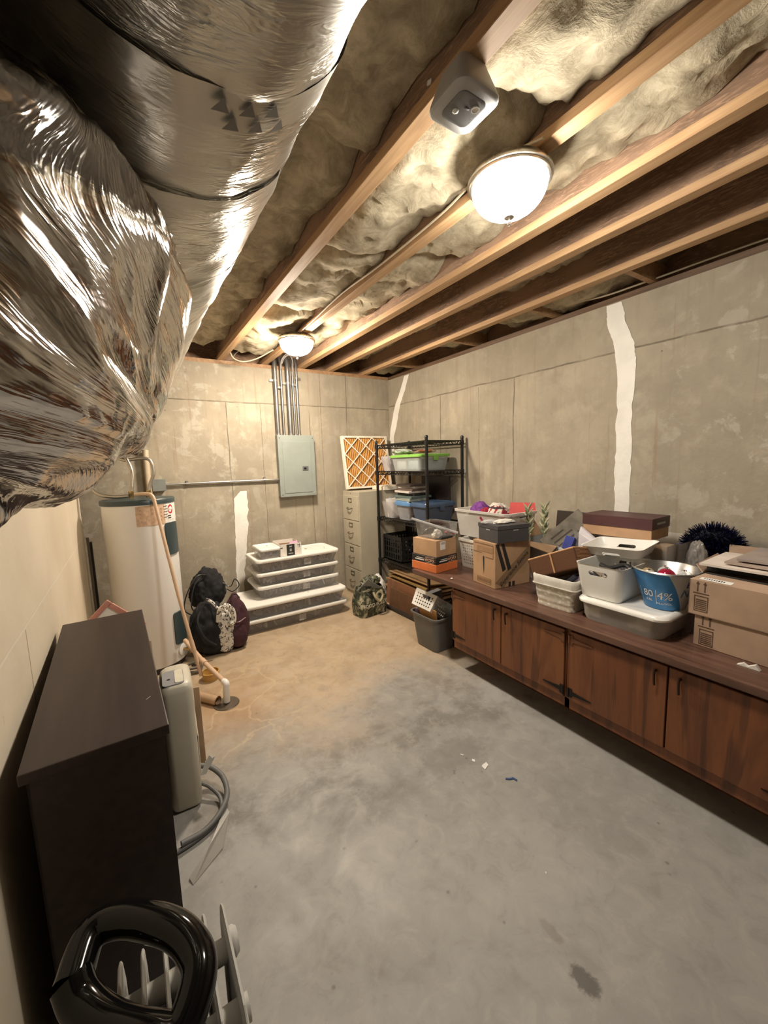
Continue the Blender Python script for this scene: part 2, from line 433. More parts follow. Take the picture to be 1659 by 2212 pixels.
# loose blocking between the last joist and the rim
for i, (y, lab) in enumerate(((3.9, 'short blocking board nearest the back wall'), (2.9, 'short blocking board, second from the back wall'), (2.05, 'short blocking board near the middle of the concrete wall'), (1.35, 'short blocking board above the wide white wall stripe'))):
    o = G().box(2.64, 3.09, -.019, .019, 0, .10 + .02 * (i % 2)).obj('blocking_board', M_lumber, smooth=False)
    tag(place(o, (0, y, ZB + .004)), lab + ', between joist and sill', 'board', 'blocking boards along the right wall')

# ------------------------------------------------------------------ insulation, one run of batts per bay
def batt(x0, x1, y0, y1, zb, amp, lab, sag=.03, seed=0., gaps=(), mat=None):
    g = G(); nx, ny = 12, int((y1 - y0) / .035); rows = []
    for j in range(ny + 1):
        y = y0 + (y1 - y0) * j / ny; row = []
        for i in range(nx + 1):
            u = i / nx; x = x0 + (x1 - x0) * u
            e = 4 * u * (1 - u)
            z = zb - sag * e + amp * noise.fractal(Vector((x * 5 + seed, y * 4, seed)), .8, 2.2, 4) + .014 * noise.noise(Vector((x * 26, y * 26, seed)))
            for gy, gw, gd in gaps:
                z += gd * math.exp(-((y - gy + .12 * (u - .5)) / gw) ** 2)
            z = min(max(z, 2.685), 2.955)
            row.append(Vector((x, y, z)))
        rows.append(row)
    g.loft(rows, False, False, closed=False)
    g.loft([[Vector((x0, y0, 2.96)), Vector((x0, y1, 2.96))], [Vector((x1, y0, 2.96)), Vector((x1, y1, 2.96))]], False, False, closed=False)
    o = g.obj('insulation_batt', mat or M_insul, ang=80)
    return tag(o, lab, 'insulation', 'insulation between the joists')
batt(JX[0] + .01, JX[1] - .01, Y0, 4.25, 2.80, .05, 'tan insulation batt between the silver duct and the sensor box joist', seed=3.1, gaps=((1.55, .05, .06), (3.2, .05, .05), (.7, .04, .06)))
batt(JX[1] + .01, JX[2] - .01, Y0, 4.2, 2.735, .045, 'lumpy yellow insulation batt left of the dome lights', seed=9.4, gaps=((1.02, .035, .10), (2.05, .04, .05), (3.05, .05, .10), (3.55, .05, .03)))
batt(JX[2] + .01, JX[3] - .01, Y0, 4.25, 2.775, .05, 'pale insulation batt in the bay right of the dome lights', seed=5.5, gaps=((1.45, .09, .14), (2.0, .06, .06), (3.3, .06, .05)))
batt(JX[3] + .01, JX[4] - .01, Y0, 4.3, 2.93, .03, 'thin dark insulation left high in the third bay from the concrete wall', seed=1.7, sag=.01)
batt(JX[4] + .01, JX[5] - .01, Y0, 4.35, 2.86, .05, 'ragged grey insulation in the bay second from the concrete wall', seed=7.9, gaps=((1.0, .5, .07), (2.9, .3, .06)))
batt(JX[5] + .01, 3.09, Y0, 4.4, 2.745, .05, 'patchy insulation over the sill of the concrete wall', seed=4.2, sag=.045, gaps=((3.75, .35, .2), (1.15, .28, .2), (2.75, .18, .2), (.3, .3, .2)))

# ------------------------------------------------------------------ cables
def cable(pts, r, lab, mat=None, name='electrical_cable', cat='cable'):
    return tag(G().tube(spline(pts, 10), r, 8).obj(name, mat or M_cable), lab, cat)
cable([(1.30, .96, 2.66), (1.285, 1.18, 2.70), (1.31, 1.5, 2.69), (1.30, 2.0, 2.675), (1.312, 2.5, 2.70), (1.315, 3.0, 2.68), (1.30, 3.22, 2.66)], .005, 'cream cable stapled along the joist between the two dome lights')
cable([(.95, 4.2, 2.70), (.98, 4.18, 2.63), (1.06, 4.15, 2.60), (1.18, 4.1, 2.63), (1.30, 3.95, 2.69)], .006, 'cream cable sagging between two joists near the back wall')
cable([(1.02, 4.46, 2.68), (1.05, 4.35, 2.73), (1.12, 4.2, 2.76), (1.22, 4.05, 2.78)], .005, 'thin cable rising off the back sill plate beside the duct', P('grey_cable', (.35, .33, .30), .5))
cable([(2.86, 2.0, 2.73), (2.92, 1.7, 2.69), (2.95, 1.4, 2.69), (2.98, 1.0, 2.70), (3.0, .5, 2.70), (3.0, -.5, 2.70)], .006, 'white cable lying along the sill of the concrete wall')
tag(place(G().box(-.002, .002, -.010, .010, -.006, .006).obj('paper_tag', M_paper, smooth=False), (.902, 1.08, 2.745), rot=(.3, 0, 0)), 'tiny cream tag on the web of the sensor box joist', 'tag')

# ------------------------------------------------------------------ dome lights
def dome_light(x, y, lab, col, st):
    t = thing('ceiling_light', lab, 'light', (x, y, ZB), group='dome lights under the joist')
    G().lathe([(.0, -.001), (.10, -.001), (.132, -.006), (.150, -.02), (.157, -.034), (.157, -.043), (.150, -.046), (.149, -.052), (.141, -.055), (.140, -.050), (.0, -.045)], 48).obj('metal_pan', M_nickel, t, ang=50)
    prof = [(.139, -.052)] + [(.139 * math.cos(a), -.056 - .105 * math.sin(a)) for a in (k * PI / 2 / 12 for k in range(0, 12))] + [(.003, -.161)]
    G().lathe(prof, 48, c1=True).obj('glass_dome', emit('lit_glass_' + lab.split()[0], col, st), t, ang=80)
    G().lathe([(.002, -.158), (.017, -.160), (.019, -.166), (.012, -.171), (.005, -.174), (.0055, -.179), (.0085, -.184), (.006, -.192), (.001, -.195)], 20).obj('finial', M_nickel, t)
    return t
dome_light(1.33, 1.13, 'nearer glowing dome ceiling light with a metal finial, beside the white sensor box', (1., .93, .82), LIGHT1)
dome_light(1.315, 3.37, 'farther glowing dome ceiling light above the electrical panel conduits', (1., .86, .69), LIGHT2)

# ------------------------------------------------------------------ sensor box on the second joist
t = thing('sensor_box', 'white square sensor box with a grey face hanging under a joist', 'sensor', (.905, .935, ZB))
M_box = P('sensor_white', (.40, .40, .395), .4, var=.04)
G().loft([rr(.10, .10, .02, 0), rr(.112, .112, .022, -.02), rr(.150, .150, .034, -.070), rr(.158, .158, .036, -.082), rr(.158, .158, .036, -.088), rr(.148, .148, .033, -.092)]).obj('housing', M_box, t, ang=40)
G().loft([rr(.098, .098, .02, -.0915), rr(.098, .098, .02, -.0945), rr(.088, .088, .016, -.0955)]).obj('face_panel', P('sensor_face', (.17, .175, .18), .28), t)
G().lathe([(.0, -.094), (.012, -.095), (.012, -.0985), (.009, -.0985), (.009, -.0965), (.0, -.0965)], 24, c=(.026, -.020, 0)).obj('lens_ring', M_bright_white, t)
G().sphere((-.02, .012, -.096), .009, 1, 1, .6).obj('indicator_lamp', M_bright_white, t)
G().box(-.006, .010, -.014, -.008, -.098, -.094, bev=.001).obj('button', M_grey, t)

# ------------------------------------------------------------------ main trunk duct
TX, TZ, TR = .122, 2.36, .26
def wrap_mat(name, col, rough, amt):
    k = N(name); X = k.xyz(); ang = k.math('ARCTAN2', X[2], X[0])
    cv = k.n('CombineXYZ'); k.l(k.math('MULTIPLY', ang, .26), cv.inputs[0]); k.l(X[1], cv.inputs[1])
    a = k.noise(1., 3, .6, k.map((9, 34, 1), src=cv.outputs[0]), .7); b = k.noise(1., 3, .6, k.map((26, 90, 1), src=cv.outputs[0]), .6); p = k.noise(1., 3, .5, k.map((5, 3.2, 1), src=cv.outputs[0]))
    h = k.math('ADD', k.math('MULTIPLY', k.math('ABSOLUTE', k.math('SUBTRACT', a, .5)), -1.3), k.math('MULTIPLY', b, .25))
    k.bump(k.math('MULTIPLY', h, k.ramp(p, .38, .62, .15, 1.)), amt, .012)
    return k.fin(k.mix(k.ramp(p, .3, .7), tuple(x * .88 for x in col), col), k.ramp(p, .35, .65, rough + .08, rough - .06), .9)
M_wrap = wrap_mat('foil_wrap', (.50, .485, .44), .33, .85)
t = thing('air_duct', 'big straight silver foil wrapped duct running under the joists', 'duct', (TX, 0, TZ))
g = G(); rings = []; ny, na = 260, 72
for j in range(ny + 1):
    y = Y0 + (4.38 - Y0) * j / ny; ring = []
    for k in range(na):
        a = 2 * PI * k / na
        seam = sum(math.exp(-((y - s - .03 * math.sin(a)) / .02) ** 2) for s in (.70, .94, 1.42, 2.9))
        w = .007 * noise.noise(Vector((math.cos(a) * 2.2, y * 9, math.sin(a) * 2.2))) + .004 * noise.noise(Vector((math.cos(a) * 5, y * 24, math.sin(a) * 5))) + .010 * noise.noise(Vector((math.cos(a) * 1.2, y * 1.6, 5 + math.sin(a) * 1.2)))
        r = TR + w - .006 * seam
        ring.append(Vector((r * math.cos(a), y, r * math.sin(a))))
    rings.append(ring)
g.loft(rings).obj('insulated_wrap', M_wrap, t, ang=80)
M_tape = wrap_mat('foil_tape', (.47, .455, .41), .38, .25)
for s, w in ((.70, .035), (.95, .02), (1.42, .022)):
    g = G(); rings = []
    for j in range(5):
        ring = []
        for k in range(72):
            a = 2 * PI * k / 72; y = s + .03 * math.sin(a) + w * (j / 2 - 1)
            r = TR + .005 + .004 * noise.noise(Vector((math.cos(a) * 4, y * 10, math.sin(a) * 4)))
            ring.append(Vector((r * math.cos(a), y, r * math.sin(a))))
        rings.append(ring)
    tp = g.loft(rings, False, False).obj('foil_tape', M_tape, t, ang=80)
    if w > .03:
        g = G()
        for i, a0 in enumerate((-1.42, -1.27, -1.12)):
            for row in (0, 1):
                q = []
                for da, dy in ((-.05, .012), (.05, .012), (0, -.014)):
                    a = a0 + da + row * .08; y = s + .03 * math.sin(a) + dy + (row - .5) * .032; q.append(Vector(((TR + .0105) * math.cos(a), y, (TR + .0105) * math.sin(a))))
                g.face(q)
        g.obj('printed_triangles', P('tape_print', (.13, .12, .11), .5), tp, smooth=False)

# ------------------------------------------------------------------ flexible branch duct
FP = spline(FLEX, 80); RJ = random.Random(4)
def flex_mat():
    k = N('crinkled_foil'); uv = k.n('UVMap', uv_map='wrap').outputs[0]
    a = k.noise(1., 4, .6, k.map((34, 2.6, 1), src=uv), 1.); b = k.noise(1., 3, .6, k.map((80, 6, 1), src=uv), 1.); c3 = k.noise(1., 2, .6, k.map((30, 22, 1), src=uv), 1.2)
    ab = lambda v: k.math('ABSOLUTE', k.math('SUBTRACT', v, .5))
    h = k.math('ADD', k.math('ADD', k.math('MULTIPLY', ab(a), -2.2), k.math('MULTIPLY', ab(b), -.9)), k.math('MULTIPLY', ab(c3), -.25))
    k.bump(h, .38, .012)
    return k.fin(k.mix(k.ramp(a, .3, .7), (.54, .52, .50), (.66, .64, .61)), .14, 1.)
g = G(); na = 150; uvl = g.b.loops.layers.uv.new('wrap')
up = None; L = 0.; prev = FP[0]; m = len(FP); ringv = []; uvs = {}
TOT = sum((b - a).length for a, b in zip(FP, FP[1:]))
for i, p in enumerate(FP):
    d = (FP[min(i + 1, m - 1)] - FP[max(i - 1, 0)]).normalized()
    if up is None: up = Vector((0, 0, 1))
    up = (up - d * up.dot(d)).normalized(); w = d.cross(up)
    L += (p - prev).length; prev = p
    R0 = FLEX_R0 + (FLEX_R1 - FLEX_R0) * max(0, L - .35) / (TOT - .35)
    ring = []
    for k in range(na):
        a = 2 * PI * k / na; ca, sa = math.cos(a), math.sin(a)
        Lw = L + .05 * noise.noise(Vector((ca * 1.6, sa * 1.6, L * 2.5))) + .09 * sa + .06 * ca
        sm = 1 / (1 + math.exp((Lw - 1.12 - .15 * ca) / .05))          # the sleeve is pulled smooth towards the trunk
        q = Vector((ca * 1.1 + 3, sa * 1.1, Lw * 8)); n1 = noise.noise(q); n2 = noise.noise(Vector((ca * 1.9 + 8, sa * 1.9, Lw * 21 + n1))); n3 = noise.noise(Vector((ca * 3.2, sa * 3.2, Lw * 44 + 2 * n1)))
        r1 = 1 - 2.6 * abs(n1); r2 = 1 - 2.6 * abs(n2); r3 = 1 - 2.6 * abs(n3)
        b = .018 * noise.noise(Vector((ca * 1.2, sa * 1.2, L * 2 + 4)))
        r = R0 + b + (.026 * r1 + .016 * r2 + .007 * r3) * (.06 + .94 * sm) - .02
        v = g.b.verts.new(p + (up * ca + w * sa) * r); uvs[v] = (Lw, a / (2 * PI) * 1.9); ring.append(v)
    ringv.append(ring)
for A, B in zip(ringv, ringv[1:]):
    for k in range(na):
        j = (k + 1) % na; q = (A[k], A[j], B[j], B[k]); f = g.b.faces.new(q)
        for lp in f.loops:
            u, v = uvs[lp.vert]; lp[uvl].uv = (u, v + (1.9 if (k == na - 1 and v == 0) else 0))
o = g.obj('flexible_duct', flex_mat(), ang=75)
tag(o, 'fat crinkled silver flexible duct bulging out below the straight duct', 'duct')
# ================================================================== back wall
M_panel = P('panel_grey_green', (.265, .295, .27), .45, var=.05)
t = thing('breaker_box', 'grey green metal electrical panel on the back wall under five conduits', 'panel', (1.632, Y1, 1.57))
G().box(-.205, .205, -.085, -.001, -.335, .335, bev=.004).obj('enclosure', M_panel, t, smooth=False)
cv = G().box(-.214, .214, -.096, -.085, -.342, .342, bev=.006).obj('cover', M_panel, t, smooth=False)
d = G().box(-.165, .165, -.101, -.095, -.30, .275, bev=.003).obj('door', M_panel, t, smooth=False)
G().box(.055, .125, -.1035, -.1005, -.055, -.005, bev=.003).obj('latch_plate', P('latch_plate', (.20, .21, .21), .4, .5), d, smooth=False)
G().box(.07, .10, -.106, -.103, -.04, -.018, bev=.002).obj('latch', M_black, d, smooth=False)
for x, z in ((-.19, .315), (.19, .315), (-.19, -.315), (.19, -.315)):
    G().sphere((x, -.097, z), .008, 1, .6, 1, 10).obj('screw', M_chrome, t)
for z in (.2, -.25): G().box(-.168, -.160, -.104, -.098, z - .03, z + .03, bev=.002).obj('hinge', M_panel, d, smooth=False)

M_cond = P('conduit_steel', (.25, .24, .23), .38, .8)
SL = [(1.451, .024, 2.50), (1.517, .014, 2.43), (1.593, .027, 2.48), (1.648, .013, 2.47), (1.693, .016, 2.54)]
NM = ['thick grey conduit at the left end of the row above the panel', 'thin grey conduit, second from the left above the panel', 'thickest grey conduit in the middle of the row above the panel', 'thin grey conduit just right of the thick middle one', 'slim grey conduit at the right end of the row above the panel']
for (x, r, zs), lab in zip(SL, NM):
    t = thing('conduit', lab, 'conduit', (x, Y1 - .045, 1.90), group='conduits above the panel')
    G().tube([(0, 0, 0), (0, 0, .70), (0, .0, .78), (.0, .03, .86)], r, 14).obj('pipe', M_cond, t)
    G().tube([(0, 0, .004), (0, 0, .03)], r + .006, 14).obj('connector', M_steel, t)
    s = G().tube([(0, 0, zs - 1.9 - .011), (0, 0, zs - 1.9 + .011)], r + .0025, 14)
    sg = -1 if x < 1.6 else 1
    s.box(min(sg * r, sg * (r + .035)), max(sg * r, sg * (r + .035)), r - .012, .045, zs - 1.9 - .011, zs - 1.9 + .011).obj('strap', M_steel, t)

# loops of cable out of the conduits into the joist bay
cable([(1.517, 4.40, 2.62), (1.53, 4.37, 2.72), (1.60, 4.33, 2.80), (1.66, 4.30, 2.83)], .008, 'grey cable looping out of the thin left conduit', P('grey_jacket', (.30, .27, .25), .5))
cable([(1.648, 4.40, 2.60), (1.645, 4.36, 2.70), (1.60, 4.32, 2.76), (1.545, 4.34, 2.73), (1.53, 4.38, 2.68)], .007, 'grey cable arching between two conduits', P('grey_jacket', (.30, .27, .25), .5))

t = thing('junction_box', 'square grey junction box above the water heater', 'box', (.252, Y1, 1.43))
G().box(-.055, .055, -.055, -.001, -.055, .055, bev=.006).obj('body', M_panel, t, smooth=False)
G().box(-.058, .058, -.062, -.055, -.058, .058, bev=.004).obj('cover_plate', P('box_cover', (.26, .28, .26), .4, .3), t, smooth=False)
t = thing('horizontal_conduit', 'slim horizontal conduit from the junction box to the panel', 'conduit', (.31, Y1 - .028, 1.43))
G().tube([(0, 0, 0), (.4, 0, .002), (1.12, 0, -.004)], .011, 12).obj('pipe', M_steel, t)
for x in (.18, .95): G().tube([(x, 0, 0), (x + .02, 0, 0)], .0145, 12).box(x, x + .02, -.002, .026, .0, .03).obj('strap', M_steel, t)

# ================================================================== water heater
t = thing('water_heater', 'tall white cylindrical water heater with dark access covers', 'water heater', (.057, 3.66, 0))
M_tank = P('tank_enamel', (.74, .73, .70), .42, var=.015)
M_dkgreen = P('dark_teal_trim', (.035, .055, .06), .4)
G().lathe([(.0, .05), (.243, .05), (.245, .06), (.245, 1.325)], 64).obj('tank', M_tank, t, ang=40)
G().lathe([(.245, 1.322), (.252, 1.324), (.253, 1.352), (.247, 1.36), (.20, 1.363), (0, 1.368)], 64).obj('top_cap', M_dkgreen, t, ang=40)
G().lathe([(.0, .0), (.225, 0), (.235, .05), (.0, .055)], 48).obj('base', M_black, t, ang=40)
def on_tank(u0, u1, z0, z1, off, mat, name, par, r=.245, rad=0.02, n=10, label=None):
    """rounded plate wrapped on the tank between angles u0..u1 (deg, 0 = +X, -90 = towards camera)"""
    um = math.radians((u0 + u1) / 2); zm = (z0 + z1) / 2; hw = math.radians(u1 - u0) * r / 2; hh = (z1 - z0) / 2
    W = lambda x, y, R: Vector((R * math.cos(um + x / r), R * math.sin(um + x / r), zm + y))
    ys = sorted(set([-hh + rad * (1 - math.cos(k * PI / 12)) for k in range(7)] + [hh - rad * (1 - math.cos(k * PI / 12)) for k in range(7)]))
    g = G(); front = []; back = []
    for y in ys:
        e = max(0, abs(y) - (hh - rad)); w = hw - rad + math.sqrt(max(0, rad * rad - e * e))
        front.append([W(w * (2 * q / n - 1), y, r + off) for q in range(n + 1)]); back.append([W(w * (2 * q / n - 1), y, r - .002) for q in range(n + 1)])
    g.loft([f + list(reversed(b)) for f, b in zip(front, back)])
    return g.obj(name, mat, par, ang=50, label=label)
A0 = -36
c1 = on_tank(A0 - 16, A0 + 16, .92, 1.17, .012, M_dkgreen, 'access_cover', t)
c2 = on_tank(A0 - 17, A0 + 15, .19, .45, .012, M_dkgreen, 'access_cover', t)
M_lab = P('label_white', (.74, .72, .68), .5, var=.04)
lb = on_tank(A0 - 9, A0 + 30, 1.19, 1.315, .0015, M_lab, 'brand_label', t, rad=.004)
yl = on_tank(-97, -49, 1.165, 1.315, .0015, P('warning_label', (.55, .38, .26), .6, var=.2, vs=40), 'warning_label', t, rad=.003)
def tank_warp(uc, zc, r=.2472):
    a0 = math.radians(uc)
    return lambda v: Vector(((r + v.z) * math.cos(a0 + v.x / r), (r + v.z) * math.sin(a0 + v.x / r), zc + v.y))
M_red = P('logo_red', (.45, .02, .03), .5, var=.03)
W = tank_warp(A0 + 2, 1.272)
pl = [W(Vector((.032 * math.cos(a), .036 * math.sin(a), 0))) for a in (2 * PI * k / 32 for k in range(32))]
lg = G().face(pl).obj('logo', M_red, lb, smooth=False)
text('Rheem', .024, M_white_ink, lb, None, warp=tank_warp(A0 + 3, 1.273, .2478))
for i, (du, dz, s) in enumerate(((-2, 1.222, 9), (-2, 1.205, 7))):
    G().loft([[tank_warp(A0 + du, dz)(Vector((x, y, .0006))) for x, y in ((-.02, -.004), (.018, -.004), (.018, .004), (-.02, .004))]], True, False).obj('print_line', M_ink, lb, smooth=False)
for i in range(5):
    z = 1.30 - i * .021
    G().loft([[tank_warp(-46, z)(Vector((x, y, .001))) for x, y in ((-.022, -.002), (.018 - .005 * (i % 2), -.002), (.018, .002), (-.022, .002))]], True, False).obj('print_line', M_brown_ink, lb, smooth=False)
for i in range(4):
    z = 1.285 - i * .028
    G().loft([[tank_warp(-72, z)(Vector((x, y, .001))) for x, y in ((-.08, -.005), (.07, -.005), (.07, .005), (-.08, .005))]], True, False).obj('print_line', P('label_print', (.36, .22, .15), .7), yl, smooth=False)
# fittings on the top
M_flexpipe = P('braided_steel', (.46, .42, .36), .3, .85, bump=.3, bs=160)
G().tube(spline([(-.04, -.03, 1.37), (-.03, -.02, 1.46), (-.02, 0, 1.56), (-.045, .03, 1.66), (-.08, .10, 1.74)], 10), .013, 12).obj('supply_hose', M_flexpipe, t)
G().tube(spline([(.075, -.02, 1.37), (.09, -.01, 1.46), (.125, 0, 1.56), (.105, .01, 1.655), (.04, .02, 1.67), (-.06, .05, 1.66), (-.14, .1, 1.70)], 10), .013, 12).obj('supply_hose', M_flexpipe, t)
for x, y in ((-.04, -.03), (.075, -.02)):
    G().tube([(x, y, 1.365), (x, y, 1.395), (x, y, 1.40), (x, y, 1.42)], [.017, .017, .02, .02], 8).obj('brass_nut', P('brass', (.50, .36, .17), .3, 1.), t)
G().tube(spline([(-.06, -.04, 1.385), (-.16, -.02, 1.385), (-.25, .02, 1.41), (-.30, .08, 1.47)], 10), .014, 10).obj('armoured_cable', M_flexpipe, t)
tp = G().tube(spline([(-.02, -.20, 1.40), (.03, -.23, 1.405), (.075, -.255, 1.40)], 6) + [(.088, -.262, 1.385), (.095, -.268, 1.36)], .0135, 12)
M_pvc = P('cream_pvc', (.58, .41, .28), .38, var=.05)
tp.tube([(.095, -.268, 1.36), (.18, -.45, .66), (.262, -.645, .10)], .0125, 12).obj('relief_pipe', M_pvc, t)
G().tube([(.225, -.56, .345), (.237, -.585, .27)], .0155, 12).obj('pipe_coupling', M_pvc, t)
G().lathe([(0, 0), (.045, 0), (.05, .006), (.03, .012), (0, .012)], 24, M=T(.195, -.15, .13) @ RZ(math.radians(-38)) @ RY(PI / 2)).obj('drain_flange', M_bright_white, t)
G().tube([(.19, -.15, .13), (.25, -.19, .13), (.255, -.195, .10)], .012, 10).obj('drain_valve', P('brass', (.50, .36, .17), .3, 1.), t)

t = G().tube([(.165, 4.40, 0.9), (.165, 4.40, 1.72), (.168, 4.41, 1.76)], .026, 16).obj('wall_pipe', P('cream_pipe', (.58, .48, .34), .4))
tag(t, 'cream vertical pipe on the back wall behind the water heater', 'pipe')
t = thing('drain_pipe', 'cream drain pipe with a white elbow ending over the floor drain', 'pipe', (0, 0, 0))
G().tube([(.26, 3.32, .27), (.335, 3.05, .20), (.432, 2.745, .135)], .016, 14).obj('pipe', M_pvc, t)
G().tube([(.335, 3.05, .20), (.35, 3.0, .19)], .020, 14).obj('pipe_coupling', M_pvc, t)
G().tube(spline([(.425, 2.765, .14), (.434, 2.735, .137), (.432, 2.727, .11), (.428, 2.727, .01)], 6), .021, 14).obj('elbow', M_bright_white, t)
t = thing('pipe_offcut', 'loose thick tan pipe lying beside the floor drain', 'pipe', (0, 0, 0))
g = G(); a, b = Vector((.17, 3.02, .031)), Vector((.375, 2.735, .031))
g.tube([a, b], .03, 18, False); g.tube([b, a], .024, 18, False)
g.obj('tube', P('tan_pvc', (.50, .34, .21), .4), t)
t = thing('floor_drain', 'round metal floor drain in the rust stained floor', 'drain', (.425, 2.72, 0))
G().lathe([(0, .002), (.045, .003), (.06, .004), (.078, .006), (.082, .001)], 32).obj('grate', P('drain_metal', (.16, .13, .10), .4, .6), t)
t = thing('plastic_tub', 'small yellow round tub on the floor behind the drain pipe', 'tub', (.395, 3.13, 0))
G().lathe([(.0, 0), (.055, 0), (.062, .055), (.058, .055), (.05, .006), (0, .006)], 28).obj('tub_body', P('yellow_tub', (.50, .30, .09), .4), t)
G().lathe([(.0585, .05), (.066, .05), (.066, .06), (.056, .06)], 28).obj('rim', P('yellow_tub', (.50, .30, .09), .4), t)
t = tag(G().tube(spline([(.30, 3.40, .02), (.36, 3.35, .02), (.33, 3.27, .02), (.25, 3.30, .02), (.27, 3.37, .045), (.35, 3.38, .045), (.34, 3.29, .045), (.26, 3.28, .05)], 10), .011, 8).obj('garden_hose', P('hose_dark', (.10, .085, .06), .5)), 'coil of dark hose on the floor in front of the water heater', 'hose')

# dark things squeezed behind the heater, at the end of the drywall
t = tag(G().box(-.30, -.285, 3.92, 3.96, 0, 1.02).obj('black_board', M_black, smooth=False), 'narrow black board standing in the gap behind the water heater', 'board')
t = tag(G().box(-.318, -.300, 3.905, 3.925, 0, 1.06, bev=.002).obj('grey_strip', P('grey_strip', (.22, .21, .19), .5), smooth=False), 'thin grey strip leaning at the end of the drywall', 'strip')

# ================================================================== bags on the floor by the back wall
M_bagblk = cloth('black_nylon', (.006, .006, .007), (.010, .010, .012), 12, .85)
def bag(c, sx, sy, sz, mat, lump=.35, seed=0, n=36, flat=True):
    t = bmesh.new(); bmesh.ops.create_icosphere(t, subdivisions=5, radius=1)
    for v in t.verts:
        p = v.co.copy(); q = p * 1.7 + Vector((seed, seed * 2, 0))
        k = 1 + lump * noise.fractal(q, 1., 2., 4) * .6 + lump * .35 * (1 - abs(noise.noise(q * 2.2)) * 2) * .35
        z = p.z * k
        if flat: z = max(z, -.86 + .03 * noise.noise(q * 3))
        wid = 1 + .18 * (-p.z)
        v.co = Vector((p.x * k * sx * wid, p.y * k * sy * wid, (z + .86) * sz))
    g = G(); g.merge(t, T(*c)); return g
t = thing('drawstring_bag', 'black drawstring bag slumped against the back wall, on top of the bag pile', 'bag', (.55, 3.98, .0))
bag((0, .05, .28), .155, .12, .19, 0, .3, 3).obj('sack', M_bagblk, t, ang=70)
for pts in ([(-.02, -.03, .60), (-.10, -.06, .60), (-.19, -.10, .48), (-.23, -.12, .34), (-.16, -.12, .26)], [(-.06, -.04, .59), (-.13, -.08, .52), (-.17, -.11, .36), (-.14, -.12, .28)]):
    G().tube(spline(pts, 8), .006, 6).obj('cord', M_black, t)
G().tube(spline([(.12, -.05, .50), (.18, -.08, .46), (.22, -.10, .53), (.25, -.12, .47), (.19, -.12, .42), (.14, -.10, .45)], 8), .0045, 6).obj('cord', M_black, t)
t = thing('duffel_bag', 'big black soft bag at the front left of the bag pile beside the heater', 'bag', (.475, 3.60, 0))
bag((0, 0, 0), .155, .13, .245, 0, .28, 8).obj('sack', M_bagblk, t, ang=70)
G().tube(spline([(-.06, -.04, .40), (-.10, -.13, .33), (-.06, -.17, .2), (.02, -.17, .12)], 8), .010, 6).obj('strap', M_bagblk, t)
M_pat = N('black_white_print'); _f = M_pat.noise(34, 3, .6, dist=1.2)
M_pat = M_pat.fin(M_pat.mix(M_pat.ramp(_f, .53, .58), (.70, .68, .63), (.05, .045, .045)), .9)
t = thing('printed_pouch', 'white pouch with a black print lying over the black bag', 'pouch', (.585, 3.52, 0))
bag((0, 0, .02), .085, .05, .20, 0, .35, 5).obj('sack', M_pat, t, ang=70)
G().tube(spline([(-.05, -.04, .30), (-.035, -.06, .40), (.01, -.06, .43), (.06, -.05, .38), (.07, -.05, .29), (.04, -.06, .26)], 8), [.022] * 41, 8).obj('strap', M_pat, t)
G().tube(spline([(-.04, -.03, .40), (-.08, 0, .46), (-.12, .03, .49)], 6), .012, 6).obj('strap', M_pat, t)
t = thing('backpack', 'dark maroon backpack leaning on the stack of lidded tubs', 'backpack', (.70, 3.62, 0))
M_mar = cloth('maroon_nylon', (.055, .014, .022), (.04, .010, .018), 10, .75)
bag((0, 0, 0), .105, .12, .25, 0, .18, 12).obj('body', M_mar, t, ang=70)
bag((-.01, -.10, .03), .075, .05, .125, 0, .15, 2).obj('front_pocket', M_mar, t, ang=70)
G().tube(spline([(-.07, -.10, .27), (-.01, -.14, .255), (.06, -.11, .27)], 8), .006, 6).obj('zip', P('maroon_piping', (.11, .04, .05), .4), t)
G().tube(spline([(-.02, -.02, .42), (0, -.02, .47), (.04, -.02, .43)], 6), .007, 6).obj('handle', M_black, t)

# ================================================================== stack of lidded storage tubs
M_tubclear = clear('tub_clear', (.46, .44, .43), .36, .25, .1)
M_lid = P('tub_lid_white', (.82, .80, .75), .3, var=.03)
def odds(name, w, d, h, n, pal, seed, label, z0=.006, cat='odds and ends'):
    """a jumble of small unsorted bits seen through the plastic"""
    rnd = random.Random(seed); gs = {}
    o = None; g = G(); mats = pal
    me_parts = []
    for i in range(n):
        s = rnd.uniform(.014, .05) if w > .5 else rnd.uniform(.012, .035); c = (rnd.uniform(-w / 2 + .03, w / 2 - .03), rnd.uniform(-d / 2 + .03, d / 2 - .03), rnd.uniform(z0 + s, max(z0 + s + .001, h - s)))
        M = T(*c) @ Euler((rnd.uniform(0, 3), rnd.uniform(0, 3), rnd.uniform(0, 3))).to_matrix().to_4x4()
        if rnd.random() < .5: g.box(-s, s, -s * .7, s * .7, -s * .35, s * .35, M, .003, 1)
        else: g.tube([M @ Vector((-s * 1.6, 0, 0)), M @ Vector((s * 1.6, 0, 0))], s * .3, 6)
    o = g.obj(name, None, smooth=False)
    for m in mats: o.data.materials.append(m)
    for p in o.data.polygons: p.material_index = (hash((p.index // 6, seed)) % len(mats))
    return o
PAL = [P('bit_grey', (.26, .24, .24), .6), P('bit_dark', (.10, .09, .10), .5), P('bit_tan', (.40, .31, .22), .7), P('bit_mauve', (.25, .19, .23), .6), P('bit_white', (.62, .58, .54), .6), P('bit_grey', (.26, .24, .24), .6)]
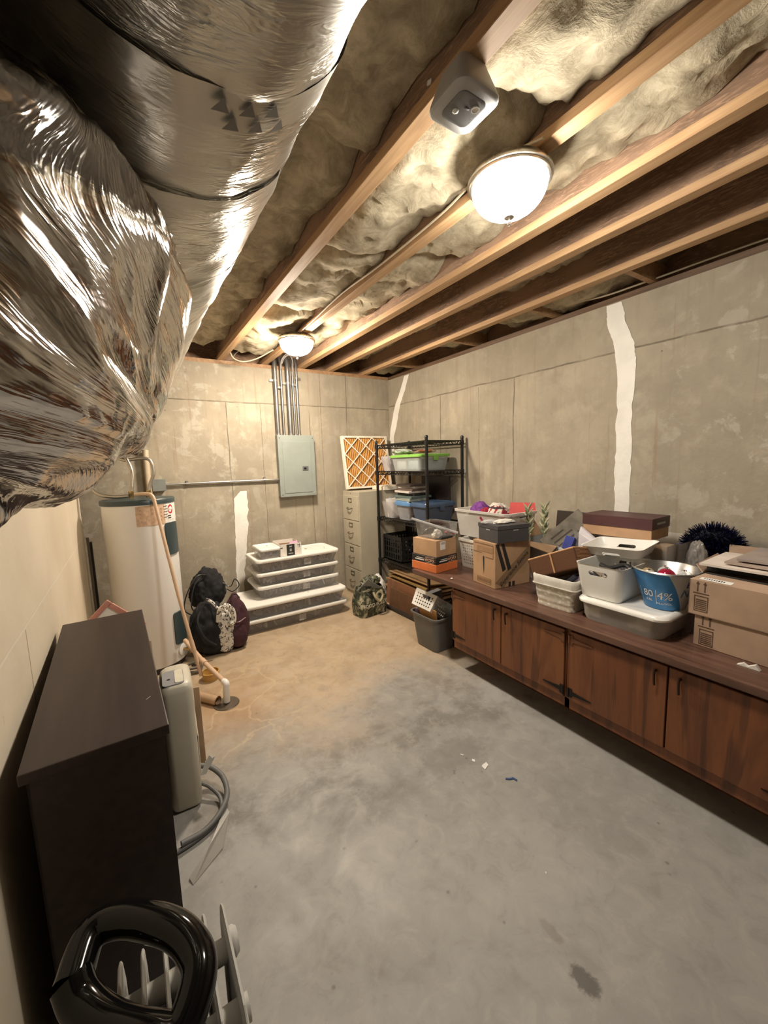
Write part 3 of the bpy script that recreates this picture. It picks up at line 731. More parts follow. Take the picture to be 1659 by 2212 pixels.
def tub(name, label, loc, w, d, h, lid=.022, rz=0., group=None, mat=None, seed=1, stuff=60, r=.045, over=.02, tap=.03):
    t = thing(name, label, 'storage tub', loc, rz, group)
    m = mat or M_tubclear
    g = G(); g.loft([rr(w - tap * 2, d - tap * 2, r, 0), rr(w - tap * 1.8, d - tap * 1.8, r, .012), rr(w, d, r, h - .014), rr(w + .012, d + .012, r, h - .012), rr(w + .012, d + .012, r, h)], True, False)
    g.obj('tub_body', m, t, ang=50)
    if lid:
        W, D = w + over * 2, d + over * 2
        G().loft([rr(W - .01, D - .01, r + .01, h - .010), rr(W, D, r + .012, h - .004), rr(W, D, r + .012, h + lid * .6), rr(W - .012, D - .012, r + .008, h + lid), rr(W - .05, D - .05, r, h + lid), rr(W - .06, D - .06, r, h + lid - .008), rr(W * .4, D * .3, r * .4, h + lid - .008)]).obj('lid', M_lid, t, ang=40)
    return t
SP = [(1.325, 3.99, 0, 1.075, .50, .115, 'big shallow clear tub with a white lid, lowest of the stack on the floor'),
      (1.325, 3.99, .137, 1.06, .50, .118, 'big shallow clear tub with a white lid, second from the floor in the stack'),
      (1.415, 4.08, .277, .85, .42, .105, 'clear lidded tub in the middle of the stack'),
      (1.415, 4.08, .404, .85, .42, .110, 'clear lidded tub second from the top of the stack'),
      (1.42, 4.08, .536, .86, .42, .112, 'clear lidded tub carrying the small tub and white box')]
for i, (x, y, z, w, d, h, lab) in enumerate(SP):
    tub('storage_tub', lab, (x, y, z), w, d, h, group='tubs stacked by the back wall', seed=i)
    o = odds('mixed_contents', w - .09, d - .09, h * .8, 170, PAL, i + 3, '')
    tag(place(o, (x, y, z)), 'jumble of small odds and ends inside the ' + lab.split(',')[0].replace('big shallow clear tub with a white lid', ('bottom' if i == 0 else 'second') + ' wide tub'), 'odds and ends', kind='stuff')
    if i != 1:
        G().box(-.04, .035, 0, .0025, .0, h * .6, T(x + .05 + .01 * i, y - d / 2 + .006 + .03 * .5, z + .014)).obj('paper_slip', P('slip_grey', (.46, .44, .42), .7, vs=30, var=.4), smooth=False)
for o in [q for q in COL.objects if q.name.startswith('paper_slip')]:
    tub_parent = min((q for q in COL.objects if q.name.startswith('storage_tub')), key=lambda q: abs(q.location.z - min(v.co.z for v in o.data.vertices)))
    o.parent = tub_parent; o.matrix_parent_inverse = Matrix.Translation(-tub_parent.location)
t = tub('small_tub', 'small clear tub with white lid topping the stack, left of the carton', (1.135, 4.06, .665), .20, .30, .085, .018, r=.02, over=.008, tap=.01)
o = odds('mixed_contents', .17, .26, .075, 50, PAL, 77, ''); tag(place(o, (1.135, 4.06, .665)), 'tan odds and ends inside the small tub on the stack', 'odds and ends', kind='stuff')
# open white carton on the stack
t = thing('open_carton', 'open white carton with a black printed panel on top of the tub stack', 'carton', (1.345, 4.04, .665), -.03)
M_wcard = P('white_card', (.74, .70, .64), .6, var=.04)
g = G()
for a in ((-.11, .11, -.14, -.137, 0, .125), (-.11, .11, .137, .14, 0, .125), (-.11, -.107, -.14, .14, 0, .125), (.107, .11, -.14, .14, 0, .125), (-.11, .11, -.14, .14, 0, .003)): g.box(*a)
g.obj('carton_body', M_wcard, t, smooth=False)
G().box(-.106, .106, -.136, .136, .003, .085).obj('brown_interior', P('brown_inside', (.15, .07, .04), .8), t, smooth=False)  # the carton's own brown inside, built as a filling block
pn = G().box(-.045, .038, -.1415, -.139, .004, .118).obj('printed_panel', M_ink, t, smooth=False)
for z, w, h in ((.095, .014, .007), (.06, .010, .014), (.025, .024, .004)): G().box(-.004 - w, -.004 + w, -.1422, -.141, z - h, z + h).obj('print_mark', P('grey_print', (.38, .38, .36), .6), pn, smooth=False)
for x in (.075, .090):
    G().prism([(x - .002, .075), (x + .002, .075), (x + .002, .102), (x + .006, .102), (x, .114), (x - .006, .102), (x - .002, .102)], .0012, T(0, -.1412, 0)).obj('up_arrow', M_ink, t, smooth=False)
G().box(-.108, -.085, -.1412, -.139, .085, .093).obj('handle_slot', M_ink, t, smooth=False)
t2 = tag(G().prism([(-.05, 0), (.06, .02), (.055, .055), (-.02, .05)], .002, T(1.37, 3.92, .757) @ RX(-.5)).obj('pink_paper', P('pink_paper', (.75, .32, .48), .7)), 'bright pink paper sticking out of the white carton', 'paper')

# ================================================================== filing cabinet
t = thing('filing_cabinet', 'beige four drawer filing cabinet turned sideways in the corner', 'filing cabinet', (2.195, 3.975, 0))
M_file = P('file_beige', (.44, .40, .31), .45, var=.05)
G().box(0, .64, 0, .40, 0, 1.255, bev=.004).obj('case', M_file, t, smooth=False)
for i in range(4):
    z0 = .045 + i * .292
    dr = G().box(-.012, .002, .012, .388, z0, z0 + .282, bev=.003).obj('drawer', M_file, t, smooth=False)
    g = G()
    for a in ((-.017, -.012, .16, .24, z0 + .205, z0 + .212), (-.017, -.012, .16, .24, z0 + .248, z0 + .255), (-.017, -.012, .16, .167, z0 + .205, z0 + .255), (-.017, -.012, .233, .24, z0 + .205, z0 + .255)): g.box(*a)
    g.obj('label_holder', P('aged_steel', (.20, .17, .12), .4, .7), dr, smooth=False)
    G().tube(spline([(-.012, .15, z0 + .14), (-.035, .155, z0 + .135), (-.04, .2, z0 + .125), (-.035, .245, z0 + .135), (-.012, .25, z0 + .14)], 6), .006, 8).obj('pull', P('aged_steel', (.20, .17, .12), .4, .7), dr)
G().sphere((-.002, .2, 1.235), .008, .6, 1, 1, 10).obj('lock', M_chrome, t)

# pleated air filter leaning, another lying flat
def air_filter(lab, loc, rot, S=.64):
    t = thing('air_filter', lab, 'air filter', loc, rot=rot, group='pleated air filters')
    g = G(); e = .022
    for a in ((-S / 2, S / 2, -.022, .022, 0, e), (-S / 2, S / 2, -.022, .022, S - e, S), (-S / 2, -S / 2 + e, -.022, .022, e, S - e), (S / 2 - e, S / 2, -.022, .022, e, S - e)): g.box(*a)
    g.obj('card_frame', P('filter_card', (.82, .76, .64), .7), t, smooth=False)
    n = 24; pts = []
    for k in range(n * 2 + 1):
        pts.append((-S / 2 + .02 + (S - .04) * k / (n * 2), -.016 if k % 2 else .020))
    g = G(); g.loft([[Vector((x, y, .02)) for x, y in pts], [Vector((x, y, S - .02)) for x, y in pts]], False, False, closed=False)
    g.obj('pleats', P('filter_media', (.60, .33, .10), .9), t, smooth=False)
    g = G(); h = S - .04; m = 3; st = h / m
    for sg in (1, -1):
        for k in range(-m, m + 1):
            p = []
            for q in range(0, 49):
                x = -h / 2 + h * q / 48; z = (x + h / 2) * sg + k * st * 1.0 + (0 if sg > 0 else h)
                if 0 <= z <= h: p.append(Vector((x, -.020, .02 + z)))
            if len(p) > 1: g.tube([p[0], p[-1]], .008, 4)
    g.obj('lattice', P('filter_card', (.82, .76, .64), .7), t, smooth=False)
air_filter('square pleated air filter with a white lattice leaning on the wall above the filing cabinet', (2.515, 4.27, 1.275), (-.16, 0, 0))
air_filter('pleated air filter lying flat on the filing cabinet', (2.66, 3.955, 1.279), (-PI / 2, 0, 0), .27)
# ================================================================== black wire shelf in the corner
SX0, SX1, SY0, SY1 = 2.434, 2.895, 3.04, 3.95
t = thing('wire_shelf', 'black wire shelving unit in the corner holding plastic totes and a milk crate', 'shelf', ((SX0 + SX1) / 2, (SY0 + SY1) / 2, 0))
sw, sd = (SX1 - SX0) / 2, (SY1 - SY0) / 2
for x in (-sw, sw):
    for y in (-sd, sd):
        G().tube([(x, y, .0), (x, y, 1.81)], .0155, 12).lathe([(0, 1.828), (.012, 1.826), (.0175, 1.818), (.0175, 1.80)], 12, c=(x, y, 0)).obj('post', M_black_metal, t)
LV = [.13, .455, .95, 1.48, 1.775]
for z in LV:
    g = G()
    for q, dz in ((0, 0), (0, -.035)):
        for x in (-sw, sw): g.tube([(x, -sd, z + dz), (x, sd, z + dz)], .005, 6)
        for y in (-sd, sd): g.tube([(-sw, y, z + dz), (sw, y, z + dz)], .005, 6)
    def zig(a, b, n):
        pts = [a.lerp(b, k / n) + Vector((0, 0, -.035 if k % 2 else 0)) for k in range(n + 1)]
        g.tube(pts, .0035, 5)
    c = [Vector((x, y, z)) for x, y in ((-sw, -sd), (sw, -sd), (sw, sd), (-sw, sd))]
    zig(c[0], c[1], 18); zig(c[1], c[2], 36); zig(c[2], c[3], 18); zig(c[3], c[0], 36)
    for k in range(1, 20): g.tube([(-sw + 2 * sw * k / 20, -sd, z), (-sw + 2 * sw * k / 20, sd, z)], .0025, 5)
    for k in (1, 2): g.tube([(-sw, -sd + 2 * sd * k / 3, z - .004), (sw, -sd + 2 * sd * k / 3, z - .004)], .003, 5)
    for x, y in ((-sw, -sd), (sw, -sd), (sw, sd), (-sw, sd)): g.tube([(x, y, z - .04), (x, y, z + .006)], .021, 10)
    g.obj('wire_tray', M_black_metal, t)
S = lambda z: z + .004
# upper shelf
M_toteclear = clear('tote_clear', (.62, .66, .64), .42, .25, .1)
M_green = P('lime_lid', (.22, .48, .08), .35, var=.05)
def tote(name, label, loc, w, d, h, lidmat, body, cat='tote', rz=0., lidh=.03, group=None, over=.015):
    t = thing(name, label, cat, loc, rz, group)
    G().loft([rr(w - .05, d - .05, .03, 0), rr(w - .046, d - .046, .03, .01), rr(w, d, .035, h - .01), rr(w + .008, d + .008, .035, h)], True, False).obj('tote_body', body, t, ang=45)
    if lidmat:
        W, D = w + over * 2, d + over * 2
        G().loft([rr(W, D, .04, h - .012), rr(W, D, .04, h + lidh * .5), rr(W - .02, D - .02, .035, h + lidh), rr(W - .06, D - .06, .03, h + lidh), rr(W - .07, D - .07, .03, h + lidh - .006), rr(W * .3, D * .3, .02, h + lidh - .006)]).obj('lid', lidmat, t, ang=40)
        for s in (-1, 1): G().box(-.03, .03, s * (D / 2) - .004, s * (D / 2) + .006, h - .05, h + .005, bev=.003).obj('latch', lidmat, t)
    return t
tote('plastic_tote', 'clear tote with a lime green lid on the upper wire shelf', (2.675, 3.465, S(1.48)), .40, .52, .155, M_green, M_toteclear, lidh=.016)
for i, (y, c, lab) in enumerate(((3.36, (.45, .55, .60), 'pale blue folded stack inside the green lidded tote'), (3.57, (.58, .64, .64), 'pale grey folded stack inside the green lidded tote'))):
    o = G().box(-.17, .17, -.085, .085, 0, .11, bev=.012).obj('folded_linen', cloth('linen_%d' % i, c, None, 20), ang=60); tag(place(o, (2.675, y, S(1.48) + .012)), lab, 'linen')
tote('open_bin', 'small frosted open bin at the far end of the upper wire shelf', (2.655, 3.845, S(1.48)), .38, .17, .165, None, clear('bin_frost', (.66, .63, .62), .55, .3, .1), cat='bin')
o = odds('mixed_contents', .34, .15, .15, 60, [P('bit_white', (.55, .52, .48), .6), P('bit_plum', (.12, .05, .12), .6), P('bit_dark', (.06, .055, .06), .5)], 21, ''); tag(place(o, (2.655, 3.845, S(1.48) + .01)), 'white and plum odds inside the frosted bin on the upper shelf', 'odds and ends', kind='stuff')
g = bag((0, 0, 0), .10, .13, .03, None, .3, 4, flat=False); tag(place(g.obj('folded_cloth', cloth('mint_cloth', (.62, .66, .56), (.50, .55, .48), 18), ang=70), (2.62, 3.70, 1.672)), 'white and mint cloth lying over the green tote lid', 'cloth')
g = bag((0, 0, 0), .09, .12, .02, None, .3, 9, flat=False); tag(place(g.obj('folded_cloth', cloth('rust_cloth', (.30, .09, .05), (.42, .34, .25), 14), ang=70), (2.72, 3.42, 1.672)), 'rust coloured cloth on the green tote lid', 'cloth')
# middle shelf
M_bluelid = P('blue_lid', (.10, .22, .42), .3, var=.06)
tote('plastic_tote', 'clear tote with a blue lid on the middle wire shelf', (2.665, 3.53, S(.95)), .38, .25, .17, M_bluelid, clear('tote_blue', (.50, .52, .56), .45, .22, .1), lidh=.035)
o = odds('mixed_contents', .32, .2, .15, 60, [P('bit_cream', (.58, .47, .36), .7), P('bit_pink', (.50, .30, .25), .6), P('bit_white', (.55, .52, .48), .6)], 31, ''); tag(place(o, (2.665, 3.53, S(.95) + .01)), 'cream papers and odds inside the blue lidded tote', 'odds and ends', kind='stuff')
tote('plastic_tote', 'dark blue tinted tote behind the post on the middle wire shelf', (2.665, 3.235, S(.95)), .38, .26, .175, P('navy_lid', (.05, .09, .17), .3), clear('tote_navy', (.10, .13, .20), .75, .25), lidh=.03)
tote('open_bin', 'small clear open bin of pale papers at the far end of the middle shelf', (2.645, 3.81, S(.95)), .38, .22, .18, None, clear('bin_clear', (.60, .56, .56), .5, .25, .1), cat='bin')
for i, (dx, dy, a, c, lab) in enumerate(((-.10, .04, .25, (.30, .30, .32), 'grey booklet standing in the open bin on the middle shelf'), (-.12, -.03, -.3, (.62, .60, .58), 'white framed card standing in the open bin on the middle shelf'), (.05, .0, .1, (.55, .50, .48), 'pale folder standing in the open bin on the middle shelf'))):
    o = G().box(-.09, .09, -.006, .006, 0, .215, bev=.001).obj('booklet', P('booklet_%d' % i, c, .6, vs=20), smooth=False); tag(place(o, (2.645 + dx * .7, 3.81 + dy, S(.95) + .008), rot=(a * .3, a * .3, a)), lab, 'booklet')
BK = [(.24, .30, .032, (.30, .33, .29), 'pale green flat case'), (.27, .34, .022, (.10, .14, .13), 'dark green flat case'), (.22, .28, .03, (.016, .015, .015), 'black flat case'), (.24, .30, .022, (.55, .50, .46), 'white edged book'), (.22, .29, .024, (.10, .07, .06), 'dark brown book'), (.20, .26, .022, (.52, .48, .44), 'upper white edged book'), (.21, .27, .02, (.05, .035, .03), 'topmost dark book')]
z = S(.95) + .17 + .037
for i, (w, d, h, c, lab) in enumerate(BK):
    t = thing('book', lab + ' in the stack on the blue tote', 'book', (2.60 + .012 * (i % 3), 3.52 + .01 * (i % 2), z), .08 * ((i % 3) - 1), 'books stacked on the blue tote')
    G().box(-w / 2, w / 2, -d / 2, d / 2, 0, h, bev=.002).obj('cover', P('book_%d' % i, c, .5), t, smooth=False)
    z += h + .001
t = thing('picture_frame', 'dark brown framed picture standing behind the books on the middle shelf', 'picture', (2.84, 3.40, S(.95) + .0), -PI / 2 + .1, rot=(0.0, 0, -PI / 2 + .1))
G().box(-.21, .21, -.012, .012, .0, .46, bev=.003).obj('frame', P('frame_dark', (.022, .014, .013), .35), t, smooth=False)
# crate shelf
t = thing('milk_crate', 'black plastic milk crate on the lower wire shelf', 'crate', (2.655, 3.745, S(.455)))
g = G(); W, D, H = .35, .37, .29
for z0, z1 in ((0, .03), (.085, .10), (.15, .165), (.215, .225), (.25, H)):
    for a in ((-W / 2, W / 2, -D / 2, -D / 2 + .008), (-W / 2, W / 2, D / 2 - .008, D / 2), (-W / 2, -W / 2 + .008, -D / 2, D / 2), (W / 2 - .008, W / 2, -D / 2, D / 2)): g.box(*a, z0, z1)
for k in range(9):
    x = -W / 2 + (W - .012) * k / 8; y = -D / 2 + (D - .012) * k / 8; w = .03 if k in (0, 8) else .012
    for yy in (-D / 2 + .001, D / 2 - .007): g.box(max(x - .009 * (k > 0), -W / 2), min(x + w, W / 2), yy, yy + .006, .03, .25)
    for xx in (-W / 2 + .001, W / 2 - .007): g.box(xx, xx + .006, max(y - .009 * (k > 0), -D / 2), min(y + w, D / 2), .03, .25)
g.box(-W / 2, W / 2, -D / 2, D / 2, 0, .012)
g.obj('crate_body', M_black, t, smooth=False)
o = odds('mixed_contents', .30, .32, .2, 40, [P('bit_black', (.02, .02, .02), .5), P('bit_dark', (.06, .055, .06), .5)], 41, ''); tag(place(o, (2.655, 3.745, S(.455) + .012)), 'dark odds and ends inside the black milk crate', 'odds and ends', kind='stuff')
# lowest shelf: boards and frames lying in a loose stack, more leaning in front
M_kraft = cardboard('kraft_board', (.38, .23, .11))
BD = [(.42, .80, .016, (0, .01, .02), M_kraft, 'lowest brown board'), (.44, .74, .02, (0, .02, -.03), P('walnut_board', (.14, .07, .035), .5, vs=14), 'dark walnut board'), (.42, .78, .014, (0, .05, .03), M_kraft, 'third brown board'), (.44, .72, .018, (.0, .07, -.02), P('ochre_board', (.30, .19, .07), .6), 'ochre edged board'), (.43, .70, .012, (.01, .10, .02), M_kraft, 'topmost brown board')]
z = S(.13)
for i, (w, d, h, r, m, lab) in enumerate(BD):
    o = G().box(-w / 2, w / 2, -d / 2, d / 2, 0, h).obj('flat_board', m, smooth=False)
    tag(place(o, (2.66, 3.50 - .02 * i, z + w / 2 * math.sin(r[1])), rot=r), lab + ' in the stack on the lowest wire shelf', 'board', 'boards on the lowest shelf'); z += h + .022
for i, (y, x, m, h, lab) in enumerate(((3.28, 2.36, P('walnut_board', (.14, .07, .035), .5, vs=14), .20, 'dark brown panel leaning on edge against the wire shelf'), (3.40, 2.395, P('chestnut', (.22, .10, .05), .5, vs=14), .27, 'chestnut panel leaning behind the dark one against the wire shelf'))):
    o = G().box(0, .018, -.34, .34, 0, h, bev=.002).obj('wooden_board', m, smooth=False); tag(place(o, (x - .03, y, .002), rot=(0, .12, 0)), lab, 'panel')
o = G().box(-.02, .02, -.40, .40, 0, .03, bev=.003).obj('wood_strip', P('dark_frame', (.03, .022, .018), .5), smooth=False); tag(place(o, (2.28, 3.30, 0.001), .03), 'dark wooden strip lying on the floor along the wire shelf', 'strip')
g = bag((0, 0, 0), .075, .10, .16, None, .3, 6); tag(place(g.obj('carrier_bag', P('white_film', (.72, .70, .67), .4), ang=70), (2.33, 3.84, .0)), 'crumpled white carrier bag on the floor by the wire shelf', 'bag')

# ================================================================== camouflage tote bag
def camo_mat():
    k = N('camouflage'); n1 = k.noise(14, 2, .5, dist=1.5); n2 = k.noise(18, 2, .5, k.map((1, 1, 1), loc=(3, 7, 1)), 1.5)
    c = k.mix(k.ramp(n1, .46, .50), (.045, .05, .03), (.16, .165, .10)); c = k.mix(k.ramp(n2, .54, .57), c, (.018, .018, .014)); c = k.mix(k.ramp(n1, .60, .63), c, (.40, .37, .27))
    return k.fin(c, .6)
MC = camo_mat()
t = thing('shopping_bag', 'camouflage shopping bag with white lettering on the floor by the filing cabinet', 'bag', (2.045, 3.56, 0), .12)
g = G(); rings = []
for j in range(15):
    f = j / 14; z = .30 * f; w = .17 + .02 * math.sin(PI * f) - .03 * f; d = .10 + .02 * math.sin(PI * f) - .025 * f
    ring = []
    for p in rr(w * 2, d * 2, .05, z, 7):
        q = noise.noise(Vector((p.x * 9, p.y * 9, z * 8))) * .018 * (.3 + f); ring.append(Vector((p.x * (1 + q * 4), p.y * (1 + q * 4), z + (f > .95) * q * 2)))
    rings.append(ring)
g.loft(rings, True, False).obj('bag_body', MC, t, ang=60)
G().tube(spline([(-.02, -.098, .25), (-.015, -.13, .20), (.03, -.14, .155), (.075, -.13, .20), (.075, -.10, .26)], 8), .013, 8).obj('handle', P('cream_webbing', (.42, .38, .24), .8), t)
G().lathe([(.03, -.003), (.046, -.003), (.05, .0), (.046, .003), (.03, .003), (.03, -.003)], 24, M=T(.035, -.132, .21) @ RX(PI / 2 - .2)).obj('tape_ring', P('cream_webbing', (.42, .38, .24), .8), t)
def bagwarp(v): 
    x = v.x - .0; a = x / .30
    return Vector((.30 * math.sin(a) - .01, -.126 + .03 * abs(a) ** 2 - v.z, .125 + v.y + .22 * max(0, x) ** 1.6 * .9 - .06 * min(0, x) * 0))
text('FOOD FOLLIE', .052, P('bag_print', (.88, .86, .76), .7), t, None, warp=bagwarp)
o = G().box(-.11, .11, -.005, .005, 0, .17, bev=.002).obj('slate_board', P('slate', (.19, .20, .19), .5), smooth=False); tag(place(o, (1.96, 3.53, .22), rot=(.5, .62, .2)), 'grey flat board sticking out of the camouflage bag', 'board')
g = bag((0, 0, 0), .11, .08, .05, None, .4, 3, flat=False); tag(place(g.obj('camouflage_cap', MC, ang=60), (2.07, 3.58, .30), .3), 'crumpled camouflage cloth heaped on top of the camouflage bag', 'cloth')

# ================================================================== workbench cabinets and top
CF = 1.99; ZC = .645
def ply_mat():
    k = N('stained_plywood'); 
    st = k.noise(2.6, 4, .6, k.map((1, 4.2, .45)), .9); fine = k.noise(3, 5, .6, k.map((1, 60, 1.4)))
    c = k.mix(k.ramp(st, .36, .68), (.205, .074, .026), (.125, .043, .017))
    # tall dark cathedral streaks
    ca = k.noise(1.5, 2, .5, k.map((1, 7, .55), loc=(0, .3, .2)), 1.6)
    c = k.mix(k.math('MULTIPLY', k.ramp(ca, .57, .66), .6), c, (.05, .018, .009))
    c = k.mix(k.math('MULTIPLY', k.ramp(fine, .5, .8), .3), c, (.23, .10, .04))
    k.bump(fine, .05, .002)
    return k.fin(c, .42)
M_ply = ply_mat(); M_plyd = wood('plywood_edge', (.12, .045, .02), (.19, .075, .032), 3, .5)
M_pull = P('dark_pull', (.05, .028, .018), .35, .6)
M_hinge = P('black_hinge', (.018, .015, .013), .5, .5)
def cab(y1, y0, mid, lab):
    t = thing('base_cabinet', lab, 'cabinet', (CF, y1, 0), group='workbench cabinets')
    L = y1 - y0; m = y1 - mid
    g = G(); D = .90
    g.box(.02, D, -L, 0, .165, ZC)                       # carcass behind the face
    g.box(.22, D, -L, 0, 0, .166)                        # recessed plinth
    g.obj('carcass', M_plyd, t, smooth=False)
    g = G()
    g.box(0, .02, -L, 0, .165, .222); g.box(0, .02, -L, 0, .628, ZC); g.box(0, .02, -.018, 0, .165, ZC); g.box(0, .02, -L, -L + .006, .165, ZC)
    g.obj('face_frame', M_ply, t, smooth=False)
    for a, b, hs in ((-.020, -m + .004, 1), (-m - .004, -L + .008, -1)):
        d = G().box(-.014, .004, b, a, .226, .625, bev=.002, seg=1).obj('door', M_ply, t, smooth=False)
        py = b + .045 if hs == 1 else a - .045
        G().tube([(-.014, py, .59), (-.03, py, .59)], .006, 8).tube(spline([(-.03, py, .60), (-.034, py, .575), (-.03, py, .535), (-.027, py, .522)], 5), .0055, 8).obj('pull', M_pull, d)
        hy = a if hs == 1 else b
        for hz in (.27, .58):
            hd = -1 if hs == 1 else 1
            G().loft([[Vector((-.0145, hy + hd * u, hz + w)) for u, w in ((0, .026), (.02, .026), (.022, .012), (.13, .002), (.13, -.002), (.022, -.012), (.02, -.026), (0, -.026))], [Vector((-.018, hy + hd * u, hz + w)) for u, w in ((0, .026), (.02, .026), (.022, .012), (.13, .002), (.13, -.002), (.022, -.012), (.02, -.026), (0, -.026))]]).tube([(-.019, hy, hz - .026), (-.019, hy, hz + .026)], .0055, 8).obj('strap_hinge', M_hinge if hz < .3 else M_plyd, d, smooth=False)
    return t
cab(2.205, 1.262, 1.724, 'brown plywood base cabinet at the far end of the workbench, beside the grey bin')
cab(1.258, .285, .760, 'brown plywood base cabinet at the near end, under the shipping boxes')
cab(.281, -.70, -.21, 'brown plywood base cabinet running out of the picture at the right edge')
def lam_mat():
    k = N('laminate_top'); f = k.noise(3, 5, .6, k.map((14, .8, 4)), .5); q = k.noise(3.5, 4, .6)
    c = k.mix(k.ramp(f, .3, .7), (.085, .042, .029), (.15, .078, .054)); c = k.mix(k.math('MULTIPLY', k.ramp(q, .55, .75), .35), c, (.26, .16, .11))
    return k.fin(c, k.ramp(q, .3, .7, .26, .45))
t = tag(G().box(1.95, 2.94, -.72, 2.655, ZC + .002, .685, bev=.005).obj('worktop', lam_mat(), smooth=False), 'long brown laminate worktop over the base cabinets', 'worktop')
ZW = .686
tag(place(G().prism([(-.03, 0), (-.01, .012), (.005, .004), (.03, .02), (.045, 0)], .02).obj('paper_scrap', M_paper, smooth=False), (2.10, .53, ZW), rot=(0, 0, -PI / 2)), 'torn white scrap on the worktop at the foot of the shipping boxes', 'paper')
tag(place(G().sphere((0, 0, .006), .008, 1.4, 1, .7, 8).obj('paper_scrap', M_paper), (2.0, 2.22, ZW)), 'tiny white crumb on the bare edge of the worktop', 'paper')
# ================================================================== things on the worktop, far end to near end
def carton(name, label, loc, w, d, h, mat, rz=0., cat='box', group=None, closed=True, tape=False, th=.004):
    """local frame: corner at origin, +X along w, +Y along d"""
    t = thing(name, label, cat, loc, rz, group)
    if closed:
        G().box(0, w, 0, d, 0, h, bev=.002, seg=1).obj('box_body', mat, t, smooth=False)
    else:
        g = G()
        for a in ((0, w, 0, th), (0, w, d - th, d), (0, th, 0, d), (w - th, w, 0, d)): g.box(*a, 0, h)
        g.box(0, w, 0, d, 0, th); g.obj('box_body', mat, t, smooth=False)
    return t
# orange shoe box, black box, brown box
R1 = .11
t = carton('shoe_box', 'bright orange flat box, lowest in the pile at the far end of the worktop', (2.008, 2.41, ZW), .255, .285, .066, P('orange_card', (.62, .17, .05), .55), R1)
t = carton('printed_box', 'black box with white lettering between the orange and brown boxes', (2.010, 2.412, ZW + .067), .25, .282, .058, P('black_card', (.018, .017, .018), .45), R1)
M_orange_print = P('peach_print', (.70, .42, .28), .6)
for M, w in ((T(.125, -.001, .029) @ FACE_NEG_Y, .25), (T(-.001, .141, .029) @ FACE_NEG_X, .28)):
    o1 = text('WORX', .034, M_orange_print, t, M @ T(w * .24, -.003, 0))
    o2 = G().box(w * -.36, w * .02, -.012, -.004, 0, .0008, M=M).obj('print_line', M_white_ink, t, smooth=False)
    o3 = G().box(w * -.30, w * .0, .004, .008, 0, .0008, M=M).obj('print_line', M_white_ink, t, smooth=False)
    G().box(w * .07, w * .42, -.024, -.021, 0, .0008, M=M).box(w * .07, w * .42, .018, .021, 0, .0008, M=M).obj('print_line', M_orange_print, t, smooth=False)
t = carton('cardboard_box', 'brown cardboard box with a white address label on top of the black printed box', (2.018, 2.418, ZW + .126), .235, .27, .135, M_card, R1)
lb = G().box(.045, .105, -.0015, 0, .055, .122).obj('address_label', M_paper, t, smooth=False)
G().box(.052, .098, -.0022, -.001, .098, .116).obj('barcode', P('grey_print', (.38, .38, .36), .6), lb, smooth=False)
zb = ZW + .126 + .136
t = thing('clear_bin', 'open clear bin of tools and strips on top of the brown box', 'bin', (2.15, 2.57, zb), R1)
G().loft([rr(.21, .25, .02, 0), rr(.215, .255, .02, .01), rr(.24, .275, .02, .12), rr(.246, .281, .02, .122)], True, False).obj('bin_body', clear('bin_smoke', (.42, .42, .41), .3, .15), t)
def junk(name, lab, loc, cat, builder, rot=(0, 0, 0), **kw):
    o = builder.obj(name, kw.get('mat'), ang=kw.get('ang', 60), smooth=kw.get('smooth', True)); return tag(place(o, loc, rot=rot), lab, cat)
o = G().box(-.015, .015, -.012, .012, 0, .40); 
a, b = Vector((1.985, 2.70, zb + .150)), Vector((2.235, 2.405, zb + .035)); dr_ = (b - a).normalized()
qt = dr_.to_track_quat('X', 'Z').to_matrix().to_4x4()
g = G(); L = (b - a).length
for y0, y1, z0, z1 in ((-.016, .016, 0, .004), (-.016, -.012, 0, .014), (.012, .016, 0, .014)): g.box(0, L, y0, y1, z0, z1, T(*a) @ qt)
g.box(.002, L * .45, -.003, .003, .004, .012, T(*a) @ qt)
tag(g.obj('metal_channel', P('bright_aluminium', (.78, .78, .78), .3, .25), smooth=False), 'long silver metal channel slanting out of the clear bin', 'metal strip')
junk('work_glove', 'crumpled white glove in the clear bin', (2.085, 2.485, zb + .01), 'glove', bag((0, 0, 0), .045, .03, .035, None, .4, 2, flat=False), mat=P('glove_white', (.70, .66, .60), .9))
junk('black_tray', 'flat black tray edge at the front of the clear bin', (2.15, 2.47, zb + .004), 'tray', G().box(-.07, .07, -.035, .035, 0, .014, bev=.005), (0, 0, R1), mat=M_black)
junk('red_hand_tool', 'small red and pink tool in the clear bin', (2.225, 2.50, zb + .03), 'tool', G().tube(spline([(-.03, 0, 0), (0, .01, .02), (.03, 0, .01), (.045, -.01, -.015)], 6), .011, 8), mat=P('coral_red', (.60, .12, .11), .45))
junk('wire_hoop', 'thin grey wire loop standing in the clear bin', (2.06, 2.56, zb + .02), 'wire', G().tube(spline([(-.05, .02, .01), (-.03, 0, .05), (.01, 0, .065), (.06, 0, .055), (.09, 0, .02)], 8), .005, 8), mat=P('wire_grey', (.30, .29, .28), .3, .8))
junk('tool_heap', 'dark brown handled tools heaped at the back of the clear bin', (2.19, 2.62, zb + .05), 'tools', G().tube([(-.07, .0, .075), (.02, -.03, .06), (.09, -.07, .03)], [.014, .020, .016], 10).tube([(-.06, .03, .05), (.08, .02, .045)], .014, 8), mat=P('tool_brown', (.09, .06, .05), .6))
junk('chrome_socket', 'bright chrome sockets on the tool heap in the clear bin', (2.135, 2.63, zb + .128), 'socket', G().tube([(-.012, 0, .004), (.022, -.012, .0)], .014, 12).tube([(-.03, .02, 0), (-.012, .018, .004)], .010, 12), mat=M_chrome)
